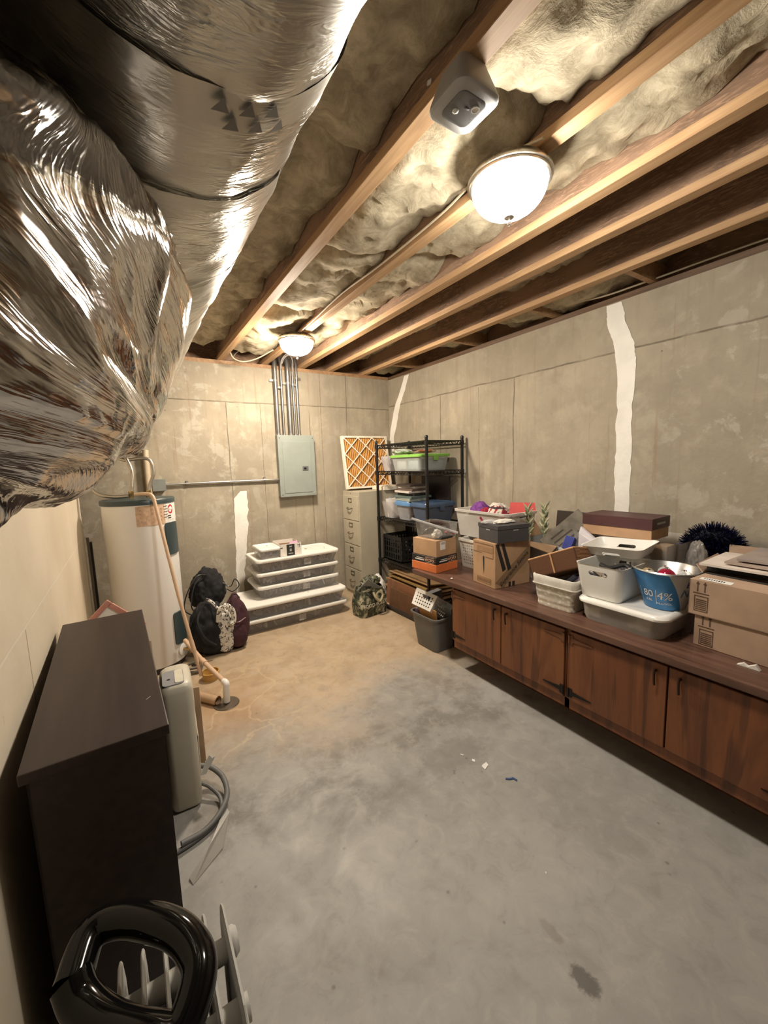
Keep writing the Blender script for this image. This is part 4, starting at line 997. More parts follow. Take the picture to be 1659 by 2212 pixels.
# perforated basket with the big frosted tote on it
def perforated(w, d, h, nx, ny, nz, tap=.02, slot=False):
    """open basket whose walls are a lattice with real square holes"""
    g = G()
    def wall(p00, p10, p01, p11, nu, nv):
        pts = lambda u, v: (p00.lerp(p10, u)).lerp(p01.lerp(p11, u), v)
        m = .10; b = .25
        us = [0, m]; 
        for k in range(nu):
            u0 = m + (1 - 2 * m) * k / nu; du = (1 - 2 * m) / nu; us += [u0 + du * b, u0 + du * (1 - b)]
        us += [1 - m, 1]; vs = [0, .10]
        for k in range(nv):
            v0 = .10 + .74 * k / nv; dv = .74 / nv; vs += [v0 + dv * b, v0 + dv * (1 - b)]
        vs += [.86, 1]
        V = [[g.b.verts.new(pts(u, v)) for u in us] for v in vs]
        for j in range(len(vs) - 1):
            for i in range(len(us) - 1):
                hole = i >= 2 and i < len(us) - 2 and (i - 2) % 2 == 0 and j >= 2 and j < len(vs) - 2 and (j - 2) % 2 == 0
                if slot and nu * .3 < (i - 2) / 2 < nu * .72 and nv * .55 < (j - 2) / 2 < nv * .8 and i % 1 == 0: hole = True
                if not hole: g.b.faces.new((V[j][i], V[j][i + 1], V[j + 1][i + 1], V[j + 1][i]))
    B = [Vector((x * (w / 2 - tap), y * (d / 2 - tap), 0)) for x, y in ((-1, -1), (1, -1), (1, 1), (-1, 1))]
    U = [Vector((x * w / 2, y * d / 2, h)) for x, y in ((-1, -1), (1, -1), (1, 1), (-1, 1))]
    for q in range(4):
        r = (q + 1) % 4; wall(B[q], B[r], U[q], U[r], nx if q % 2 == 0 else ny, nz)
    g.face([B[3], B[2], B[1], B[0]])
    bmesh.ops.remove_doubles(g.b, verts=g.b.verts[:], dist=1e-4)
    return g
def add_thickness(o, t=.003):
    m = o.modifiers.new('thickness', 'SOLIDIFY'); m.thickness = t; return o
M_ivory = P('ivory_plastic', (.66, .63, .57), .45, var=.05)
t = thing('perforated_basket', 'ivory perforated basket under the frosted clothes tote', 'basket', (2.50, 2.35, ZW))
add_thickness(perforated(.36, .26, .235, 10, 8, 7).obj('basket_wall', M_ivory, t, smooth=False))
G().loft([rr(.375, .275, .015, .222), rr(.375, .275, .015, .242), rr(.35, .25, .01, .242), rr(.35, .25, .01, .222), rr(.375, .275, .015, .222)], False, False).obj('rim', M_ivory, t)
junk('dark_fabric', 'dark cloth showing in the ivory perforated basket', (2.50, 2.35, ZW + .10), 'cloth', bag((0, 0, 0), .13, .08, .055, None, .3, 5, flat=False), mat=M_bagblk)
t = tote('clothes_tote', 'frosted white open tote heaped with purple and plaid clothes', (2.58, 2.33, ZW + .243), .36, .58, .225, None, clear('frosted_white', (.72, .70, .66), .72, .4, .15))
G().loft([rr(.385, .605, .05, .212), rr(.39, .61, .05, .23), rr(.35, .57, .04, .23), rr(.35, .57, .04, .212), rr(.385, .605, .05, .212)], False, False).obj('rim', clear('frosted_rim', (.74, .72, .68), .8, .4), t)
zt = ZW + .243 + .13
def plaid():
    k = N('plaid_cloth'); X = k.xyz()
    def bars(c, s, w): return k.ramp(k.math('ABSOLUTE', k.math('SUBTRACT', k.math('FRACT', k.math('MULTIPLY', c, s)), .5)), w, w + .04, 1, 0)
    c = k.mix(bars(X[1], 18, .16), (.60, .54, .46), (.30, .03, .05)); c = k.mix(bars(X[2], 18, .12), c, (.05, .03, .035))
    return k.fin(c, .9)
for lab, x, y, dz, sx, sy, sz, m, sd in (('rumpled purple cloth at the left of the clothes tote', 2.50, 2.40, 0, .085, .10, .085, cloth('purple_cloth', (.13, .03, .19), (.20, .06, .27), 40), 2), ('red and cream plaid shirt at the front of the clothes tote', 2.49, 2.21, -.005, .075, .10, .085, plaid(), 4), ('deep red cloth between the purple and plaid clothes', 2.455, 2.305, -.015, .05, .06, .075, cloth('red_cloth', (.32, .02, .04), (.18, .01, .03), 20), 7), ('white cloth in the middle of the clothes tote', 2.60, 2.30, 0, .09, .10, .085, cloth('white_cloth', (.68, .64, .58), (.55, .50, .45), 12), 9), ('pale cloth at the far end of the clothes tote', 2.58, 2.52, -.02, .12, .07, .07, cloth('oat_cloth', (.58, .53, .45), (.45, .40, .33), 14), 11)):
    junk('folded_garment', lab, (x, y, zt + dz), 'clothes', bag((0, 0, 0), sx, sy, sz, None, .35, sd, flat=False), mat=m)
junk('red_folder', 'bright red card folder standing in the clothes tote', (2.66, 2.11, zt + .06), 'folder', G().prism([(-.10, 0), (.11, .02), (.10, .105), (-.09, .11)], .003), (-.3, 0, -.85), mat=P('red_card', (.72, .07, .06), .5), smooth=False)
junk('dark_spatula', 'dark oval blade poking out beside the red folder', (2.56, 2.0, zt + .075), 'utensil', G().sphere((0, 0, 0), .05, 1, .45, .08, 14), (0, -.25, -.5), mat=M_black)

# big brown carton with script lettering, grey shoe box on top
CX, CY, CR = 2.070, 1.858, -.12
t = carton('shipping_carton', 'upright brown carton with dark script lettering holding up the grey shoe box', (CX, CY, ZW), .32, .238, .318, M_card, CR)
band = G().loft([[Vector((0, -.0012, .045)), Vector((.075, -.0012, 0.002)), Vector((.32, -.0012, .19)), Vector((.32, -.0012, .285))], [Vector((0, 0, .045)), Vector((.075, 0, .002)), Vector((.32, 0, .19)), Vector((.32, 0, .285))]]).obj('printed_band', P('olive_print', (.24, .15, .08), .75), t, smooth=False)
text('Experience Senova', .043, M_ink, band, T(.168, -.0016, .122) @ RY(-.70) @ FACE_NEG_Y, font_shear=.35)
for x0, c in ((.004, M_ink), (.052, M_ink)):
    G().loft([[Vector((x0 + u, -.0013, z)) for u, z in ((0, .312), (.026, .312), (.092, .13), (.062, .115))], [Vector((x0 + u, 0, z)) for u, z in ((0, .312), (.026, .312), (.092, .13), (.062, .115))]]).obj('printed_stripe', c, t, smooth=False)
for x0 in (.12, .155): G().box(x0, x0 + .022, -.0013, 0, .002, .035, M=T(0, 0, 0)).obj('printed_mark', M_ink, t, smooth=False)
G().loft([[Vector((-.0013, y, z)) for y, z in ((.113, .21), (.122, .215), (.128, .205), (.122, .12), (.118, .085), (.114, .12))], [Vector((0, y, z)) for y, z in ((.113, .21), (.122, .215), (.128, .205), (.122, .12), (.118, .085), (.114, .12))]]).obj('printed_stroke', M_ink, t, smooth=False)
g = G().box(-.0013, 0, .02, .218, .296, .303).box(-.0013, 0, .018, .023, .215, .30).box(-.0013, 0, .02, .10, .206, .212).box(-.0013, 0, .14, .235, .232, .238)
g.obj('flap_cut', P('card_shadow', (.22, .12, .06), .8), t, smooth=False)
G().box(-.0015, 0, .03, .19, .245, .282).obj('packing_tape', P('packing_tape', (.36, .22, .13), .2), t, smooth=False)
g = G().box(-.0013, 0, .04, .045, .018, .058).box(-.0013, 0, .185, .19, .018, .058).box(-.0013, 0, .04, .19, .018, .021).box(-.0013, 0, .04, .19, .056, .059)
for k in range(18): g.box(-.0013, 0, .05 + k * .0075, .0535 + k * .0075, .026, .05)
g.obj('barcode', P('faded_print', (.25, .14, .07), .8), t, smooth=False)
t = carton('shoe_box', 'dark grey lidded shoe box on top of the lettered carton', (CX + .012, CY - .012, ZW + .319), .262, .225, .118, P('charcoal_card', (.055, .052, .055), .6), CR - .08)
G().box(-.003, .265, -.003, .228, .095, .121).obj('lid', P('charcoal_card', (.055, .052, .055), .6), t, smooth=False)
for M in (T(.15, -.0005, .085) @ FACE_NEG_Y, T(-.0005, .11, .085) @ FACE_NEG_X): G().box(-.022, .022, -.004, .002, 0, .0008, M=M).obj('logo', P('grey_print', (.38, .38, .36), .6), t, smooth=False)
junk('white_cloth', 'white crumpled cloth lying on the grey shoe box', (2.24, 1.93, ZW + .44), 'cloth', bag((0, 0, 0), .085, .045, .014, None, .4, 6, flat=False), mat=P('glove_white', (.70, .66, .60), .9))
junk('clear_wrap', 'crumpled clear plastic film on the grey shoe box', (2.16, 2.0, ZW + .44), 'plastic film', bag((0, 0, 0), .06, .04, .012, None, .5, 8, flat=False), mat=clear('film', (.8, .8, .8), .3, .1))

# open box of artificial flowers behind
t = carton('open_box', 'open grey sided cardboard box with artificial flowers, behind the lettered carton', (2.50, 1.68, ZW), .36, .34, .27, P('grey_card', (.40, .40, .40), .6), .06, closed=False)
for (p, lab) in (([(0, 0, .27), (0, .34, .27), (-.09, .36, .30), (-.10, -.01, .235)], 'brown inner flap'), ([(0, .34, .27), (.36, .34, .27), (.34, .42, .39), (.02, .42, .40)], 'raised brown flap'), ([(0, 0, .27), (.36, 0, .27), (.36, -.10, .22), (.0, -.09, .14)], 'grey folded flap')):
    add_thickness(G().face([Vector(q) for q in p]).obj('flap', M_card if 'brown' in lab else P('grey_card', (.40, .40, .40), .6), t, smooth=False, label=lab), .004)
M_leaf = P('silk_leaf', (.28, .32, .20), .7, vs=30, var=.3); M_bud = P('cream_petal', (.66, .64, .42), .7)
for i, (x, y, h, lx, ly, lab) in enumerate(((2.60, 1.965, .44, -.01, .035, 'artificial flower spray with cream buds, left one in the open box'), (2.60, 1.865, .46, .0, -.01, 'artificial flower spray with cream buds, right one in the open box'))):
    t = thing('flower_spray', lab, 'artificial flower', (x, y, ZW + .08), group='artificial flowers in the open box')
    G().tube(spline([(0, 0, 0), (lx * .5, ly * .5, h * .5), (lx, ly, h)], 6), .004, 6).obj('stem', M_leaf, t)
    gl, gb = G(), G(); rnd = random.Random(i)
    for k in range(24):
        f = .5 + .5 * k / 24; a = k * 2.4; c = Vector((lx * f, ly * f, h * f)); d = Vector((math.cos(a), math.sin(a), 1.3)).normalized()
        (gl if k % 2 else gb).tube([c, c + d * .028, c + d * .058], [.003, .010 if k % 2 else .009, .002], 6)
    gl.obj('leaves', M_leaf, t); gb.obj('buds', M_bud, t)
junk('dark_tray', 'dark brown board standing behind the flowers', (2.74, 1.70, ZW + .18), 'board', G().box(-.012, .012, -.16, .16, 0, .31), (0, .1, 0), mat=P('dark_tray', (.035, .022, .015), .5), smooth=False)
t = thing('flat_carton', 'grey printed flat carton leaning up against the maroon lidded shoe box', 'box', (2.525, 1.625, ZW + .375))
ax = Vector((.05, -.74, .67)).normalized(); an = Vector((-.8, -.5, .2)); an = (an - ax * an.dot(ax)).normalized(); ay = an.cross(ax)
MM = Matrix(((ax.x, ay.x, an.x, 0), (ax.y, ay.y, an.y, 0), (ax.z, ay.z, an.z, 0), (0, 0, 0, 1)))
G().box(-.19, .17, -.075, .075, -.012, .012, M=MM).obj('lid_body', P('lid_grey', (.24, .22, .18), .6, var=.25, vs=14), t, smooth=False)
G().box(-.192, .172, -.079, -.068, -.016, .0135, M=MM).obj('edge_trim', M_ink, t, smooth=False)
for k in range(3): G().box(-.12, .10 - .05 * k, -.045 + k * .035, -.035 + k * .035, .012, .0128, M=MM).obj('print_line', P('lid_print', (.09, .08, .07), .7), t, smooth=False)

# tall clear tote with the maroon lidded shoe box on it
tote('large_clear_tote', 'big clear tote with odds inside under the maroon lidded shoe box', (2.70, 1.27, ZW), .38, .62, .395, None, clear('tote_plain', (.62, .60, .56), .34, .15))
for lab, loc, w, d, h, m in (('brown paper box inside the big clear tote', (2.545, 1.02, ZW + .27), .10, .17, .10, M_card), ('grey box inside the big clear tote', (2.54, 1.28, ZW + .22), .12, .16, .14, P('box_grey', (.20, .19, .18), .7)), ('green and tan packet inside the big clear tote', (2.53, 1.44, ZW + .20), .09, .11, .12, P('packet_green', (.20, .24, .12), .6, vs=12, var=.5)), ('dark box low inside the big clear tote', (2.55, 1.1, ZW + .012), .22, .40, .20, P('box_dark', (.07, .06, .055), .7))):
    o = G().box(0, w, 0, d, 0, h, bev=.003).obj('packet', m, smooth=False); tag(place(o, loc), lab, 'packet')
t = thing('white_paper_bag', 'small white paper packet standing in front of the big clear tote', 'packet', (2.465, 1.415, ZW + .30))
G().loft([[Vector(p) for p in ((-.03, -.075, -.30), (.03, -.075, -.30), (.03, .075, -.30), (-.03, .075, -.30))], [Vector(p) for p in ((-.025, -.075, .02), (.025, -.075, .02), (.02, .075, .10), (-.02, .075, .10))], [Vector(p) for p in ((-.012, -.06, .05), (.01, -.06, .05), (.008, .07, .14), (-.01, .07, .14))]]).obj('packet_body', P('lilac_white', (.66, .63, .68), .7), t, smooth=False)
t = carton('shoe_box', 'tan shoe box with a maroon lid on top of the big clear tote', (2.50, 1.085, ZW + .397), .235, .40, .105, P('tan_card', (.46, .28, .16), .65), .04)
G().box(-.004, .239, -.004, .404, .062, .128, bev=.002).obj('lid', P('maroon_card', (.075, .028, .03), .5), t, smooth=False)
G().box(.06, .17, -.0052, -.0035, .088, .10).obj('print_mark', P('grey_print', (.38, .38, .36), .6), t, smooth=False)

# fabric lined woven basket with a wicker tray stuck into it
def knit_mat():
    k = N('knitted_cream'); v = k.n('TexVoronoi'); v.inputs['Scale'].default_value = 40; k.l(k.map((1, 1, 1.5)), v.inputs['Vector'])
    c = k.mix(k.ramp(v.outputs['Distance'], .1, .6), (.80, .76, .68), (.56, .51, .42)); k.bump(v.outputs['Distance'], -.9, .012); return k.fin(c, .9)
BX, BY = 2.215, 1.41
t = thing('lined_basket', 'cream woven basket with a white cloth liner at the front of the worktop', 'basket', (BX, BY, ZW), .02)
g = G(); rings = []
for j in range(30):
    f = j / 29; z = .165 * f; w, d = .285 + .03 * f, .225 + .04 * f; ring = []
    for i, p in enumerate(rr(w, d, .02, z, 12)):
        b = .006 * noise.noise(Vector((p.x * 38, p.y * 38, z * 48))); n = Vector((p.x / w, p.y / d, 0)).normalized(); ring.append(p + n * b)
    rings.append(ring)
g.loft(rings, True, False).obj('woven_body', knit_mat(), t, ang=70)
M_lin = cloth('liner_cloth', (.74, .71, .64), (.64, .60, .53), 9)
G().loft([rr(.325, .275, .025, .135, 6), rr(.328, .278, .025, .165, 6), rr(.33, .282, .026, .186, 6), rr(.322, .272, .022, .193, 6), rr(.305, .255, .02, .186, 6), rr(.28, .23, .02, .06, 6)], False, True).obj('cloth_liner', M_lin, t, ang=60)
G().loft([rr(.330, .280, .025, .130, 6), rr(.335, .285, .025, .136, 6), rr(.332, .282, .025, .142, 6)], False, False).obj('liner_hem', M_lin, t)
def wicker():
    k = N('wicker'); X = k.xyz(); 
    a = k.n('TexWave'); a.inputs['Scale'].default_value = 38; k.l(k.map((1, 1, 0)), a.inputs['Vector']); b = k.n('TexWave', bands_direction='Z'); b.inputs['Scale'].default_value = 38; k.l(k.co(), b.inputs['Vector'])
    h = k.math('MULTIPLY', a.outputs['Fac'], b.outputs['Fac']); c = k.mix(k.ramp(h, .04, .35), (.09, .032, .010), (.50, .25, .10)); k.bump(h, .8, .006); return k.fin(c, .6)
t = thing('wicker_tray', 'brown wicker tray tilted inside the lined basket', 'tray', (BX + .01, BY + .02, ZW + .215), rot=(-.42, .18, .05))
g = G()
for a in ((-.14, .14, -.155, -.149), (-.14, .14, .149, .155), (-.14, -.134, -.155, .155), (.134, .14, -.155, .155)): g.box(*a, -.03, .085)
g.box(-.14, .14, -.155, .155, -.03, -.024); MW = wicker(); g.obj('woven_tray', MW, t, smooth=False)
g = G(); g.tube([(-.137, -.152, .086), (.137, -.152, .086), (.137, .152, .086), (-.137, .152, .086), (-.137, -.152, .086)], .006, 8); g.tube([(-.142, 0, -.03), (-.142, 0, .086)], .005, 8); g.obj('rim', P('cane', (.48, .26, .12), .5), t)
for i, (x, y, c, lab) in enumerate(((.02, -.06, (.02, .02, .035), 'black folder at the front of the lined basket'), (.05, -.085, (.45, .38, .50), 'lilac folder at the front of the lined basket'), (.08, -.095, (.03, .03, .05), 'dark notebook at the front of the lined basket'))):
    o = G().box(-.10, .10, -.012, .012, -.08, .075, bev=.003).obj('folder', P('folder_%d' % i, c, .5), smooth=False); tag(place(o, (BX + x - .04, BY + y, ZW + .15), rot=(.75, .1, .0)), lab, 'folder')
t = thing('clamshell_pack', 'small clear plastic clamshell lying behind the wicker tray', 'packet', (2.46, 1.62, ZW + .215), rot=(.2, -.3, .4))
G().loft([rr(.16, .07, .02, 0), rr(.15, .06, .02, .03), rr(.12, .04, .015, .04)]).obj('shell', clear('clam', (.75, .78, .78), .45, .12), t)
o = G().box(-.03, .03, -.03, .03, 0, .09, bev=.003).obj('blue_packet', P('royal_blue', (.02, .035, .25), .4), smooth=False); tag(place(o, (2.46, 1.58, ZW + .27), rot=(.2, .4, .3)), 'royal blue packet between the clamshell and the printed lid', 'packet')

# frosted under-bed tub with handled bin and bucket on its lid
t = thing('frosted_tub', 'frosted low tub with a white lid at the front of the worktop', 'storage tub', (2.235, 1.037, ZW))
M_frost = clear('frosted_tub', (.62, .61, .58), .46, .35, .2)
G().loft([rr(.31, .385, .05, 0, 8), rr(.318, .395, .052, .012, 8), rr(.345, .425, .06, .10, 8)], True, False).obj('tub_body', M_frost, t, ang=50)
G().loft([rr(.352, .432, .06, .096, 8), rr(.372, .452, .065, .100, 8), rr(.374, .454, .066, .110, 8), rr(.355, .435, .06, .122, 8), rr(.33, .41, .055, .126, 8), rr(.31, .39, .05, .121, 8), rr(.1, .1, .02, .121, 8)]).obj('lid', M_lid, t, ang=45)
for y, z, r in ((-.10, .045, .04), (-.05, .03, .022)):
    o = G().sphere((0, 0, 0), r, 1, 1, 1, 20).obj('white_ball', P('pearl', (.74, .72, .66), .35)); tag(place(o, (2.12, 1.037 + y, ZW + .004 + r)), ('larger' if r > .03 else 'smaller') + ' pale ball showing through the frosted tub', 'ball')
o = G().box(-.03, .03, -.045, .045, 0, .05, bev=.006).obj('pale_packet', P('pearl', (.74, .72, .66), .35), smooth=False); tag(place(o, (2.13, 1.19, ZW + .014)), 'pale packet showing through the far end of the frosted tub', 'packet')
zl = ZW + .124
t = thing('handled_bin', 'white open bin with slot handles on the lid of the frosted tub', 'bin', (2.245, 1.157, zl), .03)
def handled(w, d, h, m, t, th=.004):
    """white bin, front and back low walls with an oval slot cut through"""
    g = G(); rings = [rr(w - .05, d - .05, .03, 0, 8), rr(w - .045, d - .045, .03, .008, 8), rr(w, d, .035, h, 8), rr(w + .006, d + .006, .036, h + .002, 8), rr(w - th * 2, d - th * 2, .032, h, 8), rr(w - .05, d - .05, .028, .012, 8)]
    g.loft(rings); o = g.obj('bin_body', m, t, ang=40)
    c = G(); 
    for s in (-1, 1):
        pr = rr(.10, .026, .0129, 0, 8); c.loft([[Vector((s * (w / 2 - .05), p.x, h - .045 + p.y)) for p in pr], [Vector((s * (w / 2 + .03), p.x, h - .045 + p.y)) for p in pr]])
    co = c.obj('cutter', None); co.parent = t
    md = o.modifiers.new('slot', 'BOOLEAN'); md.object = co; md.solver = 'EXACT'
    bpy.context.view_layer.update()
    me = bpy.data.meshes.new_from_object(o.evaluated_get(bpy.context.evaluated_depsgraph_get())); o.modifiers.clear(); o.data = me; bpy.data.objects.remove(co); me.set_sharp_from_angle(angle=math.radians(30))
    return o
M_bin = P('bin_white', (.76, .75, .71), .35, var=.03)
handled(.35, .255, .185, M_bin, t)
o = odds('mixed_contents', .28, .19, .15, 50, [P('bit_white', (.55, .52, .48), .6), P('bit_tan', (.36, .27, .18), .7), P('bit_dark', (.06, .055, .06), .5)], 55, ''); tag(place(o, (2.245, 1.157, zl + .012)), 'tan and dark odds inside the white handled bin', 'odds and ends', kind='stuff')
o = G().tube(spline([(.0, -.10, .18), (.01, -.06, .19), (-.01, 0, .165), (.0, .06, .17)], 8), .012, 8).obj('black_strap', M_black); tag(place(o, (2.17, 1.13, zl)), 'black strap draped over the contents of the white handled bin', 'strap')
t = thing('white_tray', 'white handled tray resting tilted across the back of the white bin', 'tray', (2.385, 1.20, zl + .205), rot=(-.06, -.10, .04))
handled(.24, .34, .055, M_bin, t)
# beer bucket
t = thing('promo_bucket', 'blue and grey printed metal bucket of ornaments on the frosted tub lid', 'bucket', (2.262, .905, zl))
M_bucket = P('bucket_grey', (.50, .50, .48), .35, .3)
AB = math.radians(-149)      # the side turned to the aisle
def bkmat():
    k = N('bucket_print'); X = k.xyz(); ca, sa = math.cos(AB), math.sin(AB)
    u = k.math('ADD', k.math('MULTIPLY', X[0], ca), k.math('MULTIPLY', X[1], sa)); v = k.math('SUBTRACT', k.math('MULTIPLY', X[1], ca), k.math('MULTIPLY', X[0], sa))
    e = k.math('ADD', k.math('ARCTAN2', v, u), k.math('MULTIPLY', X[2], 3.85))
    f = k.ramp(e, .645, .655, 1, 0)          # blue field with a slanting edge
    return k.fin(k.mix(f, (.48, .48, .46), (.045, .21, .48)), .32, .15)
BR = lambda z: .090 + .058 * z / .195
G().lathe([(0, 0), (.087, 0), (.090, .006), (.148, .195)], 56).obj('bucket_wall', bkmat(), t, ang=50)
G().lathe([(.144, .193), (.148, .190), (.1525, .195), (.148, .200), (.144, .197), (.086, .012), (0, .01)], 56).obj('rolled_rim', M_steel, t, ang=50)
def bkwarp(u, z0):
    def f(v):
        z = z0 + v.y; r = BR(z) + .0012 + v.z; a = u + v.x / BR(z); return Vector((r * math.cos(a), r * math.sin(a), z))
    return f
text('80', .050, M_white_ink, t, None, warp=bkwarp(AB - .80, .080)); text('CAL', .016, M_white_ink, t, None, warp=bkwarp(AB - .80, .047))
text('4%', .056, M_white_ink, t, None, warp=bkwarp(AB - .16, .075)); text('ALC/VOL', .016, M_white_ink, t, None, warp=bkwarp(AB - .16, .036))
for u in (-1.18, -.48): G().loft([[bkwarp(AB + u, .065)(Vector((x, y, .0004))) for x, y in ((-.0012, -.035), (.0012, -.035), (.0012, .04), (-.0012, .04))]], True, False).obj('print_rule', M_white_ink, t, smooth=False)
M_navy = P('navy_print', (.03, .05, .13), .5)
text('BUD', .042, M_navy, t, None, warp=bkwarp(AB + .84, .142)); text('NEXT', .058, P('steel_blue_print', (.09, .14, .28), .5), t, None, warp=bkwarp(AB + 1.04, .095))
for s in (-1, 1): G().tube(spline([(0, s * .147, .17), (0, s * .163, .18), (0, s * .158, .20)], 5), .006, 8).obj('ear', M_steel, t)
rnd = random.Random(5)
ORN = [('red glass ornament, largest in the bucket', .042, (-.02, -.01), (.45, .02, .06)), ('clear glass ornament at the left of the bucket', .034, (-.075, .045), None), ('clear glass ornament at the right of the bucket', .036, (.02, -.075), None), ('silver ornament at the back of the bucket', .032, (.06, .03), (.7, .7, .68)), ('gold ornament beside the bucket rim', .030, (-.02, .075), (.55, .40, .2))]
for lab, r, (x, y), c in ORN:
    tt = thing('ornament', lab, 'ornament', (2.262 + x, .905 + y, zl + .155), group='ornaments in the bucket')
    G().sphere((0, 0, 0), r, 1, 1, 1, 20).obj('ball', clear('glass_ball', (.8, .82, .82), .35, .05) if c is None else P('ornament_' + lab.split()[0], c, .1, .4), tt)
    G().tube([(0, 0, r * .95), (0, 0, r * 1.12)], r * .2, 10).obj('cap', M_chrome, tt)

# shipping boxes at the right end
M_ship = cardboard('shipping_card', (.40, .275, .19))
def arrows(t, h):
    """symbols on the face looking at the aisle (-X)"""
    for y in (.345, .373):
        G().loft([[Vector((-.001, -y + .41 - .41 + u, h + z)) for u, z in ((-.0022, -.022), (.0022, -.022), (.0022, .012), (.0075, .012), (0, .026), (-.0075, .012), (-.0022, .012))], [Vector((0, -y + u, h + z)) for u, z in ((-.0022, -.022), (.0022, -.022), (.0022, .012), (.0075, .012), (0, .026), (-.0075, .012), (-.0022, .012))]]).obj('up_arrow', M_brown_ink, t, smooth=False)
    G().box(-.001, 0, -.39, -.328, h - .032, h - .028).obj('arrow_rule', M_brown_ink, t, smooth=False)
    g = G(); y0, y1, z0, z1 = -.388, -.334, h - .115, h - .042
    for a in ((y0, y0 + .003, z0, z1), (y1 - .003, y1, z0, z1), (y0, y1, z0, z0 + .003), (y0, y1, z1 - .003, z1)): g.box(-.001, 0, *a)
    for k in range(6): g.box(-.001, 0, y0 + .006, y1 - .006, z0 + .008 + k * .0088, z0 + .0125 + k * .0088)
    g.obj('printed_table', M_brown_ink, t, smooth=False)
def shipbox(lab, loc, rz, h, closed):
    """local: face at x=0 runs along -Y from y=0 back to y=-L"""
    t = thing('shipping_box', lab, 'box', loc, rz, 'shipping boxes at the end of the worktop'); L, W = .62, .40
    g = G()
    if closed: g.box(0, W, -L, 0, 0, h, bev=.002, seg=1)
    else:
        for a in ((0, .004, -L, 0), (W - .004, W, -L, 0), (0, W, -L, -L + .004), (0, W, -.004, 0)): g.box(*a, 0, h)
        g.box(0, W, -L, 0, 0, .004)
    g.obj('box_body', M_ship, t, smooth=False)
    for o in (t,):
        ar = Matrix.Translation((0, .355, 0))
    return t
def mark(t, h, off):
    n0 = set(COL.objects); arrows(t, h)
    for o in set(COL.objects) - n0:
        o.data.transform(T(-.0002, off, 0))
t = shipbox('closed brown shipping box with printed arrows, lower one at the right end of the worktop', (2.180, .745, ZW), -.06, .145, True); mark(t, .125, .312)
t = shipbox('open brown shipping box with printed arrows, upper one at the right end of the worktop', (2.172, .770, ZW + .147), -.05, .165, False); mark(t, .135, .312)
fl = add_thickness(G().face([Vector((0, 0, .165)), Vector((0, -.62, .165)), Vector((.10, -.62, .178)), Vector((.09, -.03, .185))]).obj('flap', M_ship, t, smooth=False), .004)
G().loft([[Vector((.012, -.03, .1685)), Vector((.052, -.035, .1755)), Vector((.052, -.15, .174)), Vector((.012, -.15, .1675))]], True, False).obj('address_label', M_paper, fl, smooth=False)
for k in range(9): G().loft([[Vector((.022, -.045 - k * .009, .1705)), Vector((.034, -.046 - k * .009, .1726)), Vector((.034, -.050 - k * .009, .1726)), Vector((.022, -.049 - k * .009, .1705))]], True, False).obj('barcode_bar', M_ink, fl, smooth=False)
G().loft([[Vector((.078, -.03, .1835)), Vector((.094, -.03, .1858)), Vector((.102, -.62, .179)), Vector((.086, -.62, .1765))], [Vector((.078, -.03, .1845)), Vector((.094, -.03, .1868)), Vector((.102, -.62, .180)), Vector((.086, -.62, .1775))]]).obj('black_tape', M_ink, fl, smooth=False)
add_thickness(G().face([Vector((.40, 0, .165)), Vector((.40, -.62, .165)), Vector((.62, -.60, .24)), Vector((.60, .07, .235))]).obj('flap', M_ship, t, smooth=False), .004)
add_thickness(G().face([Vector((.13, 0, .165)), Vector((.40, 0, .165)), Vector((.40, .05, .22)), Vector((.16, .045, .20))]).obj('flap', M_ship, t, smooth=False), .004)
zs = ZW + .147 + .165
for i, (x, y, z, rz, c, lab) in enumerate(((2.47, .52, .045, .02, (.70, .62, .55), 'cream edged board lying across the open shipping box'), (2.50, .43, .062, -.02, (.40, .32, .27), 'tan edged board on the cream board'), (2.53, .40, .08, .03, (.35, .29, .26), 'second tan edged board on the cream board'))):
    o = G().box(-.18, .18, -.30, .26, 0, .010).obj('mount_board', P('board_edge_%d' % i, c, .6), smooth=False); tag(place(o, (x, y, zs + z), rot=(0, 0, rz)), lab, 'board', 'boards on the shipping box')
o = G().box(-.17, .17, -.29, .25, 0, .03).obj('black_case', M_black, smooth=False); tag(place(o, (2.50, .51, zs + .012)), 'black flat case under the boards on the open shipping box', 'case')
o = G().loft([[Vector((-.14, .14, 0)), Vector((.16, .16, 0)), Vector((.18, -.3, 0)), Vector((-.16, -.3, 0))], [Vector((-.10, .02, .03)), Vector((.16, .10, .06)), Vector((.18, -.3, .07)), Vector((-.12, -.3, .05))]]).obj('black_sheet', M_black, smooth=False); tag(place(o, (2.56, .36, zs + .095)), 'black folded sheet topping the boards at the right edge', 'sheet')
g = bag((0, 0, 0), .07, .10, .03, None, .5, 4, flat=False); tag(place(g.obj('white_packing', P('packing_white', (.70, .67, .60), .8), ang=60), (2.26, .40, zs - .03)), 'crumpled white packing paper inside the open shipping box', 'packing paper')

